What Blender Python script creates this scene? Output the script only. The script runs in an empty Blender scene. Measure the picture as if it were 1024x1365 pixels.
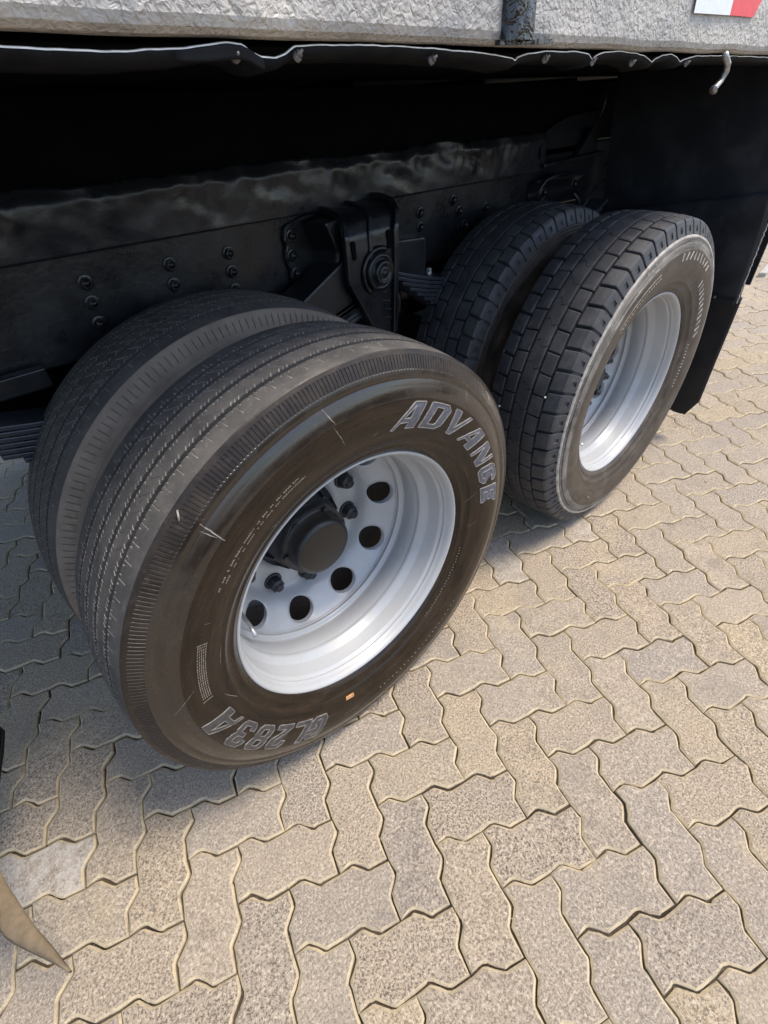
import bpy, bmesh, math, random
import numpy as np
from mathutils import Vector, Matrix, noise

random.seed(7)
rng = np.random.default_rng(7)
R = math.radians
scene = bpy.context.scene
COL = scene.collection

# ------------------------------------------------------------------ camera
ZW = 0.4954                                   # wheel centre above the pavement
cam_d = bpy.data.cameras.new('camera')
cam = bpy.data.objects.new('camera', cam_d)
COL.objects.link(cam)
CAMPOS = Vector((-0.40833, -0.58772, 0.80118 + ZW))
yaw, pitch, roll = 0.68586, 0.70861, -0.08234
fw = Vector((math.sin(yaw) * math.cos(pitch), math.cos(yaw) * math.cos(pitch), -math.sin(pitch)))
rt = Vector((math.cos(yaw), -math.sin(yaw), 0)); up = rt.cross(fw)
r2 = rt * math.cos(roll) + up * math.sin(roll)
u2 = up * math.cos(roll) - rt * math.sin(roll)
cam.matrix_world = Matrix(((r2.x, u2.x, -fw.x, CAMPOS.x), (r2.y, u2.y, -fw.y, CAMPOS.y), (r2.z, u2.z, -fw.z, CAMPOS.z), (0, 0, 0, 1)))
cam_d.sensor_fit = 'HORIZONTAL'
cam_d.sensor_width = 36.0
cam_d.lens = 36.0 * 651.03 / 1024.0
cam_d.clip_start = 0.02
cam_d.clip_end = 500.0
scene.camera = cam

# ------------------------------------------------------------------ sky, sun, exposure
SUN = Vector((0.34, -0.30, 1.0)).normalized()          # towards the sun
world = bpy.data.worlds.new('World'); scene.world = world
world.use_nodes = True
wn = world.node_tree.nodes; wl = world.node_tree.links
bg = wn['Background']; bg.inputs['Strength'].default_value = 0.15
sky = wn.new('ShaderNodeTexSky'); sky.sky_type = 'NISHITA'; sky.sun_disc = False
sky.sun_elevation = math.asin(SUN.z); sky.sun_rotation = math.atan2(SUN.x, SUN.y)
sky.dust_density = 2.0; sky.air_density = 1.0; sky.ozone_density = 1.0
wl.new(sky.outputs['Color'], bg.inputs['Color'])
sd = bpy.data.lights.new('sun', 'SUN'); sd.energy = 1.9; sd.angle = R(17.0); sd.color = (1.0, 0.90, 0.77)
so = bpy.data.objects.new('sun', sd); COL.objects.link(so)
so.rotation_euler = (-SUN).to_track_quat('-Z', 'Y').to_euler()
so.location = (0, -2, 6)
vs = scene.view_settings
vs.view_transform = 'Standard'; vs.look = 'None'; vs.gamma = 1.0; vs.use_curve_mapping = False
vs.exposure = 1.1
scene.cycles.max_bounces = 8; scene.cycles.diffuse_bounces = 4; scene.cycles.glossy_bounces = 4


# ------------------------------------------------------------------ materials
class NT:
    def __init__(self, name):
        self.m = bpy.data.materials.new(name); self.m.use_nodes = True
        self.t = self.m.node_tree; self.b = self.t.nodes['Principled BSDF']
        self._co = None

    def n(self, typ, **kw):
        x = self.t.nodes.new(typ)
        for k, v in kw.items():
            if hasattr(x, k) and k not in ('Scale',):
                setattr(x, k, v)
            else:
                x.inputs[k].default_value = v
        return x

    def l(self, a, b): self.t.links.new(a, b)

    def pos(self):
        if self._co is None: self._co = self.n('ShaderNodeNewGeometry').outputs['Position']
        return self._co

    def obj(self):
        return self.n('ShaderNodeTexCoord').outputs['Object']

    def noise(self, scale, detail=4, rough=0.6, dist=0.0, co=None):
        x = self.n('ShaderNodeTexNoise'); x.inputs['Scale'].default_value = scale
        x.inputs['Detail'].default_value = detail; x.inputs['Roughness'].default_value = rough
        x.inputs['Distortion'].default_value = dist
        self.l(co if co is not None else self.pos(), x.inputs['Vector'])
        return x.outputs['Fac']

    def ramp(self, fac, stops):
        x = self.n('ShaderNodeValToRGB'); e = x.color_ramp.elements
        while len(e) < len(stops): e.new(0.5)
        for i, (p_, c) in enumerate(stops):
            e[i].position = p_
            e[i].color = (c, c, c, 1) if isinstance(c, (int, float)) else (*c, 1)
        self.l(fac, x.inputs['Fac']); return x.outputs['Color']

    def mix(self, fac, a, b, blend='MIX'):
        x = self.n('ShaderNodeMix'); x.data_type = 'RGBA'; x.blend_type = blend
        for s, v in ((0, fac), (6, a), (7, b)):
            if isinstance(v, (int, float)): x.inputs[s].default_value = v
            elif isinstance(v, tuple): x.inputs[s].default_value = (*v, 1)
            else: self.l(v, x.inputs[s])
        return x.outputs[2]

    def math(self, op, a, b=0.0):
        x = self.n('ShaderNodeMath'); x.operation = op
        for i, v in enumerate((a, b)):
            if isinstance(v, (int, float)): x.inputs[i].default_value = v
            else: self.l(v, x.inputs[i])
        return x.outputs[0]

    def bump(self, h, strength=0.5, dist=0.002, prev=None):
        x = self.n('ShaderNodeBump'); x.inputs['Strength'].default_value = strength
        x.inputs['Distance'].default_value = dist; self.l(h, x.inputs['Height'])
        if prev is not None: self.l(prev, x.inputs['Normal'])
        return x.outputs['Normal']

    def out(self, color=None, rough=None, metal=None, normal=None, spec=None, coat=None):
        for k, v in (('Base Color', color), ('Roughness', rough), ('Metallic', metal), ('Normal', normal), ('Specular IOR Level', spec), ('Coat Weight', coat)):
            if v is None: continue
            if isinstance(v, (int, float)): self.b.inputs[k].default_value = v
            elif isinstance(v, tuple): self.b.inputs[k].default_value = (*v, 1)
            else: self.l(v, self.b.inputs[k])
        return self.m


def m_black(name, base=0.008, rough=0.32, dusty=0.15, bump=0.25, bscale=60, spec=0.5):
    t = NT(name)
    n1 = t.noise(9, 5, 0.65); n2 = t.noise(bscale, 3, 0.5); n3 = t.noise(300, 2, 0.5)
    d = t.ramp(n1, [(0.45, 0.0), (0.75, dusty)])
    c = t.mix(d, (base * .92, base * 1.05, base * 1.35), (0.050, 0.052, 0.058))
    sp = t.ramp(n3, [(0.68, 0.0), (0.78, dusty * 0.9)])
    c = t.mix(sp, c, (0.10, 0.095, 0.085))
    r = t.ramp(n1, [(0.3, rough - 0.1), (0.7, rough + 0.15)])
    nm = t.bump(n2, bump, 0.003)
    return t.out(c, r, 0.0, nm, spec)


def m_simple(name, col, rough=0.5, metal=0.0, var=0.25, scale=40, bump=0.0):
    t = NT(name)
    n1 = t.noise(scale, 4, 0.6)
    c = t.mix(t.ramp(n1, [(0.3, 0.0), (0.7, 1.0)]), tuple(x * (1 - var) for x in col), tuple(min(1, x * (1 + var)) for x in col))
    nm = t.bump(n1, bump, 0.001) if bump else None
    return t.out(c, rough, metal, nm)


def m_paver(name, edge=False, far=False):
    t = NT(name)
    g = t.n('ShaderNodeNewGeometry'); oi = t.n('ShaderNodeObjectInfo')
    rnd = t.math('FRACT', t.math('ADD', g.outputs['Random Per Island'], oi.outputs['Random']))
    tint = t.ramp(rnd, [(0.0, (0.400, 0.326, 0.238)), (0.2, (0.340, 0.292, 0.236)), (0.45, (0.395, 0.318, 0.228)), (0.60, (0.315, 0.274, 0.232)), (0.82, (0.425, 0.340, 0.228)), (1.0, (0.370, 0.304, 0.232))])
    grain = t.noise(215, 4, 0.8); grain2 = t.noise(165, 4, 0.8)
    dark = t.ramp(grain, [(0.41, 1.0), (0.47, 0.6), (0.53, 0.0)])
    heavy = t.ramp(rnd, [(0.0, 0.55), (0.4, 0.75), (0.5, 1.0), (0.62, 0.6), (1.0, 1.0)])
    c = t.mix(t.math('MULTIPLY', dark, heavy), tint, (0.085, 0.07, 0.055))
    light = t.ramp(grain2, [(0.52, 0.0), (0.62, 0.7)])
    c = t.mix(light, c, (0.62, 0.53, 0.42))
    blot = t.noise(5.5, 5, 0.62)
    c = t.mix(t.ramp(blot, [(0.54, 0.0), (0.72, 0.45)]), c, (0.20, 0.175, 0.15))
    grey = t.noise(2.2, 4, 0.6, co=None)
    c = t.mix(t.ramp(grey, [(0.50, 0.0), (0.66, 0.45)]), c, t.mix(0.5, c, (0.285, 0.255, 0.215)))
    dirt = t.noise(19, 6, 0.75)
    c = t.mix(t.ramp(dirt, [(0.56, 0.0), (0.70, 0.42)]), c, (0.15, 0.125, 0.10))
    blot3 = t.noise(3.1, 4, 0.7)
    c = t.mix(t.ramp(blot3, [(0.58, 0.0), (0.74, 0.4)]), c, (0.50, 0.40, 0.24))
    # chalky white stain carried by single stones (object colour, red channel)
    sep = t.n('ShaderNodeSeparateColor'); t.l(oi.outputs['Color'], sep.inputs[0])
    wn_ = t.ramp(t.noise(26, 5, 0.75), [(0.40, 0.0), (0.58, 1.0)])
    c = t.mix(t.math('MULTIPLY', t.math('SUBTRACT', 1.0, sep.outputs[0]), wn_), c, (0.60, 0.57, 0.53))
    # oily dark smudges (green channel)
    wd_ = t.ramp(t.noise(17, 5, 0.7), [(0.48, 0.0), (0.66, 0.8)])
    c = t.mix(t.math('MULTIPLY', t.math('SUBTRACT', 1.0, sep.outputs[1]), wd_), c, (0.12, 0.105, 0.09))
    if edge:
        en = t.ramp(t.noise(30, 4, 0.7), [(0.32, 0.2), (0.60, 0.95)])
        c = t.mix(en, c, (0.54, 0.445, 0.29))
    nm = t.bump(grain, 1.0, 0.0032)
    nm = t.bump(t.noise(28, 3, 0.6), 0.35, 0.004, nm)
    return t.out(c, 0.88, 0.0, nm, 0.3)


def m_joint(name):
    t = NT(name)
    n1 = t.noise(260, 3, 0.7); n2 = t.noise(7, 4, 0.6)
    c = t.mix(t.ramp(n2, [(0.4, 0.0), (0.65, 1.0)]), (0.032, 0.026, 0.020), (0.085, 0.066, 0.046))
    c = t.mix(t.ramp(n1, [(0.55, 0.0), (0.75, 0.6)]), c, (0.28, 0.22, 0.15))
    return t.out(c, 0.95, 0.0, t.bump(n1, 0.8, 0.002), 0.2)


def m_rubber(name, base, rough, dust, dustc, dscale=14, dlo=0.4, dhi=0.7, grit=0.3, spec=0.5, bump=0.3, bsc=500, rvar=0.15):
    t = NT(name)
    n1 = t.noise(dscale, 5, 0.68); n2 = t.noise(bsc, 2, 0.6); n3 = t.noise(70, 4, 0.7)
    c = t.mix(t.ramp(n1, [(dlo, 0.0), (dhi, dust)]), base, dustc)
    c = t.mix(t.ramp(n3, [(0.56, 0.0), (0.78, grit)]), c, tuple(min(1, x * 1.5) for x in dustc))
    r = t.ramp(n1, [(0.35, max(0.05, rough - rvar)), (0.7, min(1, rough + rvar))])
    return t.out(c, r, 0.0, t.bump(n2, bump, 0.0008), spec)


def m_sidewall(name, base, base2, rlo, rhi, dust, dustc, spec=0.5):
    """dressed, glossy brown-black rubber with streaks round the wheel"""
    t = NT(name)
    co = t.obj()
    sx = t.n('ShaderNodeSeparateXYZ'); t.l(co, sx.inputs[0])
    rad = t.math('SQRT', t.math('ADD', t.math('POWER', sx.outputs[0], 2.0), t.math('POWER', sx.outputs[2], 2.0)))
    ang = t.math('ARCTAN2', sx.outputs[2], sx.outputs[0])
    cv = t.n('ShaderNodeCombineXYZ')
    t.l(t.math('MULTIPLY', t.math('COSINE', ang), 0.35), cv.inputs[0]); t.l(t.math('MULTIPLY', t.math('SINE', ang), 0.35), cv.inputs[1]); t.l(t.math('MULTIPLY', rad, 9.0), cv.inputs[2])
    st = t.noise(9, 5, 0.65, co=cv.outputs[0]); n1 = t.noise(11, 5, 0.65); n2 = t.noise(420, 2, 0.6); n3 = t.noise(120, 4, 0.75)
    c = t.mix(t.ramp(st, [(0.35, 0.0), (0.65, 1.0)]), base, base2)
    c = t.mix(t.ramp(n1, [(0.48, 0.0), (0.72, dust)]), c, dustc)
    c = t.mix(t.ramp(n3, [(0.60, 0.0), (0.72, dust)]), c, tuple(min(1, x * 1.7) for x in dustc))
    r = t.ramp(t.mix(0.5, n1, st), [(0.38, rlo), (0.62, rhi)])
    nm = t.bump(n2, 0.12, 0.0006); nm = t.bump(st, 0.15, 0.002, nm)
    return t.out(c, r, 0.0, nm, spec)


def m_rim(name):
    t = NT(name)
    n1 = t.noise(10, 5, 0.65); n2 = t.noise(350, 2, 0.6); n3 = t.noise(60, 4, 0.75)
    c = t.mix(t.ramp(n1, [(0.4, 0.0), (0.75, 0.35)]), (0.40, 0.412, 0.424), (0.325, 0.32, 0.30))
    c = t.mix(t.ramp(n3, [(0.58, 0.0), (0.72, 0.5)]), c, (0.36, 0.33, 0.28))
    c = t.mix(t.ramp(t.noise(4, 5, 0.7), [(0.5, 0.0), (0.7, 0.35)]), c, (0.40, 0.36, 0.29))
    r = t.ramp(n1, [(0.35, 0.33), (0.7, 0.46)])
    nm = t.bump(n2, 0.08, 0.0005); nm = t.bump(t.noise(22, 2, 0.5), 0.10, 0.004, nm)
    return t.out(c, r, 0.12, nm, 0.4)


def m_body(name):
    t = NT(name)
    n1 = t.noise(125, 2, 0.5, 0.6); n2 = t.noise(30, 3, 0.5); n3 = t.noise(6, 4, 0.6)
    c = t.mix(t.ramp(n3, [(0.4, 0.0), (0.65, 1.0)]), (0.33, 0.318, 0.30), (0.50, 0.462, 0.405))
    c = t.mix(t.ramp(n1, [(0.30, 0.35), (0.42, 0.0)]), c, (0.22, 0.20, 0.18))
    nm = t.bump(n1, 0.9, 0.0045); nm = t.bump(n2, 0.6, 0.010, nm)
    return t.out(c, 0.40, 0.0, nm, 0.5)


def m_gloss(name):
    t = NT(name)
    n1 = t.noise(55, 3, 0.55, 0.6)
    return t.out((0.012, 0.013, 0.016), 0.16, 0.0, t.bump(n1, 0.9, 0.006), 0.6)


M = {}
M['paver'] = m_paver('paver_concrete'); M['paver_edge'] = m_paver('paver_worn_edge', edge=True)
M['joint'] = m_joint('joint_sand')
M['black'] = m_black('black_chassis_paint')
M['black_satin'] = m_black('black_satin_sheet', 0.014, 0.30, 0.06, 0.35, 40)
M['leaf'] = m_black('leaf_spring_paint', 0.030, 0.30, 0.2, 0.2, 40)
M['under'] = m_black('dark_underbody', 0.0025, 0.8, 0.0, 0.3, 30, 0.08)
M['skirt'] = m_black('grimy_skirt_sheet', 0.006, 0.7, 0.25, 0.3, 40, 0.15)
M['panel'] = m_black('black_mudguard_sheet', 0.014, 0.42, 0.5, 0.25, 12)
M['rubber_sheet'] = m_rubber('flap_rubber', (0.008, 0.008, 0.009), 0.6, 0.25, (0.05, 0.045, 0.04), 12, 0.5, 0.8, 0.2)
M['dusty_flap'] = m_rubber('dusty_flap_rubber', (0.13, 0.098, 0.062), 0.8, 0.7, (0.25, 0.195, 0.125), 30, 0.35, 0.7, 0.3, 0.3)
M['tread_front'] = m_rubber('worn_tread_rubber', (0.072, 0.069, 0.066), 0.75, 0.7, (0.155, 0.142, 0.128), 16, 0.36, 0.68, 0.45, 0.2, 0.8, 300)
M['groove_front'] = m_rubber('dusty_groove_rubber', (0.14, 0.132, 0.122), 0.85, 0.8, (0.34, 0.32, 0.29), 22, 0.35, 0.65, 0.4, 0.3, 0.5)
M['shoulder_front'] = m_rubber('dressed_shoulder_rubber', (0.018, 0.013, 0.010), 0.42, 0.4, (0.070, 0.055, 0.042), 22, 0.45, 0.72, 0.5, 0.3, 0.4)
M['shoulder_dry'] = m_rubber('dry_shoulder_rubber', (0.16, 0.128, 0.100), 0.8, 0.8, (0.25, 0.205, 0.165), 14, 0.35, 0.65, 0.3, 0.3, 0.4)
M['side_front'] = m_sidewall('dressed_brown_sidewall', (0.008, 0.0058, 0.0042), (0.026, 0.0165, 0.0100), 0.11, 0.34, 0.22, (0.045, 0.032, 0.022), 0.30)
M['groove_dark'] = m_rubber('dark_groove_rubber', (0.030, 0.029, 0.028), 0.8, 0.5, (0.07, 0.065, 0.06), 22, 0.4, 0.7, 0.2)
M['side_wet'] = m_sidewall('wet_look_shoulder', (0.009, 0.0068, 0.0055), (0.020, 0.014, 0.010), 0.09, 0.42, 0.28, (0.060, 0.048, 0.038), 0.6)
M['side_wet'].node_tree.nodes['Principled BSDF'].inputs['Coat Weight'].default_value = 0.25
M['side_wet'].node_tree.nodes['Principled BSDF'].inputs['Coat Roughness'].default_value = 0.12
M['side_wet'].node_tree.nodes['Principled BSDF'].inputs['Coat IOR'].default_value = 1.6
M['tread_rear'] = m_rubber('dark_tread_rubber', (0.042, 0.043, 0.047), 0.60, 0.6, (0.105, 0.102, 0.10), 18, 0.45, 0.75, 0.3, 0.4, 0.4)
M['side_rear'] = m_sidewall('dusty_brown_sidewall', (0.026, 0.021, 0.017), (0.070, 0.057, 0.045), 0.32, 0.60, 0.6, (0.14, 0.118, 0.096), 0.35)
M['side_rear_outer'] = m_sidewall('scuffed_grey_sidewall', (0.050, 0.045, 0.040), (0.19, 0.175, 0.155), 0.45, 0.7, 0.8, (0.27, 0.25, 0.22), 0.3)
M['scuffed'] = m_rubber('scuffed_pale_rubber', (0.22, 0.20, 0.175), 0.7, 0.85, (0.46, 0.43, 0.38), 60, 0.35, 0.6, 0.3, 0.3, 0.4)
M['rim'] = m_rim('silver_rim_paint')
M['hub'] = m_black('black_hub_paint', 0.014, 0.42, 0.45, 0.25, 50)
M['cap'] = m_simple('hub_cap_paint', (0.013, 0.012, 0.012), 0.34, 0.0, 0.3, 50, 0.1)
M['letter'] = m_simple('sky_tinted_letter', (0.085, 0.092, 0.118), 0.28, 0.0, 0.4, 90, 0.3)  # blue-grey fill: sky reflection put into the letter colour
M['letter_edge'] = m_simple('letter_outline_rubber', (0.26, 0.245, 0.225), 0.5, 0.0, 0.35, 120, 0.3)
M['letter_dim'] = m_simple('dull_letter_rubber', (0.05, 0.048, 0.05), 0.3, 0.0, 0.5, 90, 0.3)
M['letter_edge_dim'] = m_simple('dull_letter_outline', (0.15, 0.14, 0.13), 0.45, 0.0, 0.6, 70, 0.3)
M['mark'] = m_simple('pale_moulded_mark', (0.19, 0.165, 0.135), 0.7, 0.0, 0.4, 150)
M['worn_mark'] = m_simple('scuffed_moulding', (0.34, 0.31, 0.27), 0.7, 0.0, 0.6, 60)
M['scratch'] = m_simple('white_scuff', (0.24, 0.22, 0.19), 0.8, 0.0, 0.6, 150)
M['orange'] = m_simple('orange_label', (0.55, 0.25, 0.08), 0.6, 0.0, 0.3, 150)
M['body'] = m_body('textured_body_paint')
M['gloss'] = m_gloss('glossy_black_paint')
M['bare'] = m_simple('bare_worn_steel', (0.62, 0.59, 0.55), 0.4, 0.4, 0.3, 60, 0.2)
M['bolt_bare'] = m_simple('dull_zinc', (0.36, 0.35, 0.33), 0.42, 0.6, 0.3, 100, 0.2)
M['bolt_dull'] = m_simple('grimy_bolt', (0.16, 0.15, 0.14), 0.45, 0.5, 0.4, 200, 0.2)
M['white'] = m_simple('white_reflective_film', (0.74, 0.77, 0.80), 0.35, 0.0, 0.08, 90)
M['red'] = m_simple('red_reflective_film', (0.72, 0.02, 0.05), 0.35, 0.0, 0.15, 60)
M['kerb'] = m_simple('pale_kerb_concrete', (0.36, 0.34, 0.31), 0.9, 0.0, 0.2, 40, 0.4)
M['valve'] = m_simple('valve_metal', (0.55, 0.55, 0.54), 0.3, 0.7, 0.2, 100)
M['stone'] = m_simple('pale_pebble', (0.62, 0.60, 0.56), 0.85, 0.0, 0.2, 150, 0.3)
M['grit'] = m_simple('sandy_grit', (0.24, 0.19, 0.13), 0.9, 0.0, 0.6, 300)
M['wire'] = m_simple('grey_wire', (0.25, 0.23, 0.2), 0.6)


# ------------------------------------------------------------------ mesh helpers
class MB:
    def __init__(self): self.v = []; self.f = []; self.mi = []; self.sm = []

    def add(self, vs, fs, mi=0, smooth=False):
        b = len(self.v); self.v += [tuple(x) for x in vs]
        for f in fs: self.f.append(tuple(b + i for i in f)); self.mi.append(mi); self.sm.append(smooth)
        return self

    def box(self, x0, x1, y0, y1, z0, z1, mi=0):
        vs = [(x, y, z) for x in (x0, x1) for y in (y0, y1) for z in (z0, z1)]
        return self.add(vs, [(0, 1, 3, 2), (4, 6, 7, 5), (0, 4, 5, 1), (2, 3, 7, 6), (0, 2, 6, 4), (1, 5, 7, 3)], mi)

    def prism(self, poly, d, fn, mi=0):
        """poly: 2-D points; d: (lo, hi); fn(a, b, t) -> 3-D"""
        n = len(poly)
        vs = [fn(a, b, d[0]) for a, b in poly] + [fn(a, b, d[1]) for a, b in poly]
        fs = [tuple(range(n - 1, -1, -1)), tuple(range(n, 2 * n))] + [(i, (i + 1) % n, n + (i + 1) % n, n + i) for i in range(n)]
        return self.add(vs, fs, mi)

    def lathe(self, prof, seg=48, c=(0, 0, 0), mi=0, smooth=True, cap0=False, cap1=False, a0=0.0):
        """prof: (y, r) along the y axis"""
        vs = []; m = len(prof)
        for j in range(seg):
            a = a0 + 2 * math.pi * j / seg
            for y, r in prof: vs.append((c[0] + r * math.cos(a), c[1] + y, c[2] + r * math.sin(a)))
        fs = [(j * m + i, j * m + i + 1, ((j + 1) % seg) * m + i + 1, ((j + 1) % seg) * m + i) for j in range(seg) for i in range(m - 1)]
        self.add(vs, fs, mi, smooth)
        b = len(self.v) - len(vs)
        if cap0: self.f.append(tuple(b + j * m for j in range(seg))); self.mi.append(mi); self.sm.append(False)
        if cap1: self.f.append(tuple(b + j * m + m - 1 for j in range(seg - 1, -1, -1))); self.mi.append(mi); self.sm.append(False)
        return self

    def tube(self, pts, r, seg=8, mi=0):
        pts = [Vector(q) for q in pts]; vs = []; n = len(pts)
        rs = r if isinstance(r, (list, tuple)) else [r] * n
        ref = Vector((0.3, 0.5, 0.8)).normalized()
        for i, q in enumerate(pts):
            d = (pts[min(i + 1, n - 1)] - pts[max(i - 1, 0)]).normalized()
            a = d.cross(ref).normalized(); b = d.cross(a)
            for k in range(seg):
                t = 2 * math.pi * k / seg; vs.append(q + (a * math.cos(t) + b * math.sin(t)) * rs[i])
        fs = [(i * seg + k, i * seg + (k + 1) % seg, (i + 1) * seg + (k + 1) % seg, (i + 1) * seg + k) for i in range(n - 1) for k in range(seg)]
        fs += [tuple(range(seg - 1, -1, -1)), tuple(range((n - 1) * seg, n * seg))]
        return self.add(vs, fs, mi, True)

    def grid(self, fn, nu, nv, mi=0, smooth=True):
        vs = [fn(i / nu, j / nv) for i in range(nu + 1) for j in range(nv + 1)]
        fs = [(i * (nv + 1) + j, (i + 1) * (nv + 1) + j, (i + 1) * (nv + 1) + j + 1, i * (nv + 1) + j + 1) for i in range(nu) for j in range(nv)]
        return self.add(vs, fs, mi, smooth)

    def shear(self, k=-0.029):
        self.v = [(x, y, z + k * x) for x, y, z in self.v]; return self

    def mesh(self, name, mats, fix=True):
        me = bpy.data.meshes.new(name); me.from_pydata(self.v, [], self.f)
        for m_ in (mats if isinstance(mats, (list, tuple)) else [mats]): me.materials.append(m_)
        me.polygons.foreach_set('material_index', self.mi); me.polygons.foreach_set('use_smooth', self.sm)
        if fix:
            bm = bmesh.new(); bm.from_mesh(me); bmesh.ops.recalc_face_normals(bm, faces=bm.faces); bm.to_mesh(me); bm.free()
        me.update(); return me

    def build(self, name, mats, parent=None, bevel=0.0, solid=0.0, loc=None, seg=2):
        o = bpy.data.objects.new(name, self.mesh(name, mats)); COL.objects.link(o); o.parent = parent
        if loc: o.location = loc
        if solid:
            s = o.modifiers.new('thickness', 'SOLIDIFY'); s.thickness = solid; s.offset = 0
        if bevel:
            b = o.modifiers.new('bevel', 'BEVEL'); b.width = bevel; b.segments = seg; b.limit_method = 'ANGLE'; b.angle_limit = R(40)
        return o


def put(name, me, parent, loc=(0, 0, 0), rot=(0, 0, 0)):
    o = bpy.data.objects.new(name, me); COL.objects.link(o); o.parent = parent
    o.location = loc; o.rotation_euler = rot; return o


def empty(name, parent=None, loc=(0, 0, 0), rz=0.0):
    o = bpy.data.objects.new(name, None); COL.objects.link(o); o.parent = parent
    o.location = loc; o.rotation_euler = (0, 0, rz); o.empty_display_size = 0.1; return o


def nz(x, y=0.0, z=0.0): return noise.noise(Vector((x, y, z)))


# ================================================================== TRUCK
truck = empty('truck', None, (0.6, 1.1, 0))
truck['label'] = 'black heavy truck with silver tandem dual wheels parked on the pavers'
truck['category'] = 'truck'
T0 = (-0.6, -1.1, 0)                       # children are written in world coordinates


def tb(mb, name, mats, parent=truck, **kw):
    return mb.build(name, mats, parent, loc=T0 if parent is truck else None, **kw)


AX = 1.1772                                # rear axle x
YO, YI = 0.105, 0.440                      # tyre centre planes

# ------------------------------------------------------------------ tyres
SIDE = [(.094, .2965), (.101, .2975), (.1065, .3015), (.1118, .3100), (.1128, .3112), (.1132, .3128), (.1126, .3145), (.1225, .3310), (.1240, .3322), (.1238, .3340), (.1305, .3500), (.1362, .373), (.1385, .396), (.1378, .416), (.1345, .4325), (.1325, .4365)]


def side_y(r, tab):
    ys = [a for a, b in tab]; rs = [b for a, b in tab]
    return float(np.interp(r, rs, ys))


def tyre_mesh(name, prof, npitch, us, disp, shear, slots, mats, groove_slot, smooth_slots):
    """prof: list of (y, r, zone); disp(zone, y, r, u) -> depth; revolve with moulded grooves"""
    m = len(prof); k = len(us); n = npitch * k
    Y = np.array([q[0] for q in prof]); Rr = np.array([q[1] for q in prof])
    D = np.array([[disp(q[2], q[0], q[1], u) for u in us] for q in prof])           # m x k
    th0 = (np.arange(npitch)[:, None] + np.array(us)[None, :]).reshape(-1) * (2 * math.pi / npitch)
    th = th0[:, None] + np.array([shear(y) for y in Y])[None, :] * (2 * math.pi / npitch)
    rad = Rr[None, :] - np.tile(D.T, (npitch, 1))
    X = rad * np.cos(th); Z = rad * np.sin(th); YY = np.broadcast_to(Y, X.shape)
    Z = np.maximum(Z, -ZW + 0.0006)
    co = np.stack([X, YY, Z], -1).reshape(-1, 3)
    j = np.arange(n)[:, None]; i = np.arange(m - 1)[None, :]; j1 = (j + 1) % n
    quads = np.stack([j * m + i, j * m + i + 1, j1 * m + i + 1, j1 * m + i], -1).reshape(-1, 4)
    base = np.array([slots[q[2]] for q in prof]); fs = np.maximum(base[:-1], base[1:])[None, :].repeat(n, 0)
    if groove_slot is not None:
        DD = np.tile(D.T, (npitch, 1)); q = np.maximum(np.maximum(DD[:, :-1], DD[:, 1:]), np.roll(np.maximum(DD[:, :-1], DD[:, 1:]), -1, 0)) > 0.0007
        tread = (base[:-1] == 0) & (base[1:] == 0)
        fs = np.where(q & tread[None, :], groove_slot, fs)
    me = bpy.data.meshes.new(name)
    me.vertices.add(len(co)); me.vertices.foreach_set('co', co.reshape(-1).astype(np.float32))
    me.loops.add(quads.size); me.loops.foreach_set('vertex_index', quads.reshape(-1).astype(np.int32))
    me.polygons.add(len(quads)); me.polygons.foreach_set('loop_start', np.arange(0, quads.size, 4, dtype=np.int32))
    fsl = fs.reshape(-1).astype(np.int32)
    me.polygons.foreach_set('material_index', fsl)
    for m_ in mats: me.materials.append(m_)
    me.update(calc_edges=True)
    me.polygons.foreach_set('use_smooth', np.isin(fsl, smooth_slots))
    me.update(); me.validate()
    return me


def cols(ints, e=0.012, extra=()):
    s = set()
    for a, b in ints:
        for q in (a - e, a + e, b - e, b + e): s.add(round(q % 1.0, 4))
    for q in extra: s.add(q)
    return sorted(s)


def inside(u, ints):
    return any(a <= u <= b or a <= u - 1 <= b or a <= u + 1 <= b for a, b in ints)


def crown(y, r0=.5005, k=.0075, hw=.107): return r0 - k * (abs(y) / hw) ** 2.2


# --- front (rib) tyre
RINGS_F = [(.1318, .4385), (.1303, .4425), (.1282, .4470), (.1270, .4492), (.1275, .4502), (.1262, .4525), (.1268, .4535), (.1262, .4560), (.1250, .4610)]
SH_F = [(.1240, .4640), (.1237, .4648), (.1216, .4695), (.1180, .4765), (.1132, .4850), (.1128, .4858), (.1092, .4910)]
prof = []
for a, b in SIDE + RINGS_F: prof.append((-a, b, 'side' if b < .430 else 'wet'))
for q, (a, b) in enumerate(SH_F): prof.append((-a, b, 'shA' if 1 <= q <= 4 else 'shp'))
G = [-.064, -.0215, .0215, .064]; gw = .0046
for g in G:
    ys = [g - gw - .0061, g - gw - .0056, g - gw, g - gw + .0011, g + gw - .0011, g + gw, g + gw + .0056, g + gw + .0061]
    zs = ['t', 'z', 'z', 'g', 'g', 'z', 'z', 't']
    if g == G[0]: prof.append((-.107, crown(.107), 't')); prof.append((-.09, crown(.09), 't'))
    for y, z in zip(ys, zs): prof.append((y, crown(y) - (.012 if z == 'g' else 0), {'t': 'rib' if abs(y) < .078 else 't', 'z': 'zip', 'g': 'gr'}[z]))
prof.append((.09, crown(.09), 't')); prof.append((.107, crown(.107), 't'))
for q, (a, b) in list(enumerate(SH_F))[::-1]: prof.append((a, b, 'shB' if 1 <= q <= 4 else 'shq'))
for a, b in (SIDE + RINGS_F)[::-1]: prof.append((a, b, 'sideB'))
ZI = [(0.0, .07), (.5, .57)]; SI = [(.265, .305)]; SHI = [(.10, .165), (.35, .415), (.60, .665), (.85, .915)]; UB = [(0.0, .07), (.5, .57)]


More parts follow.
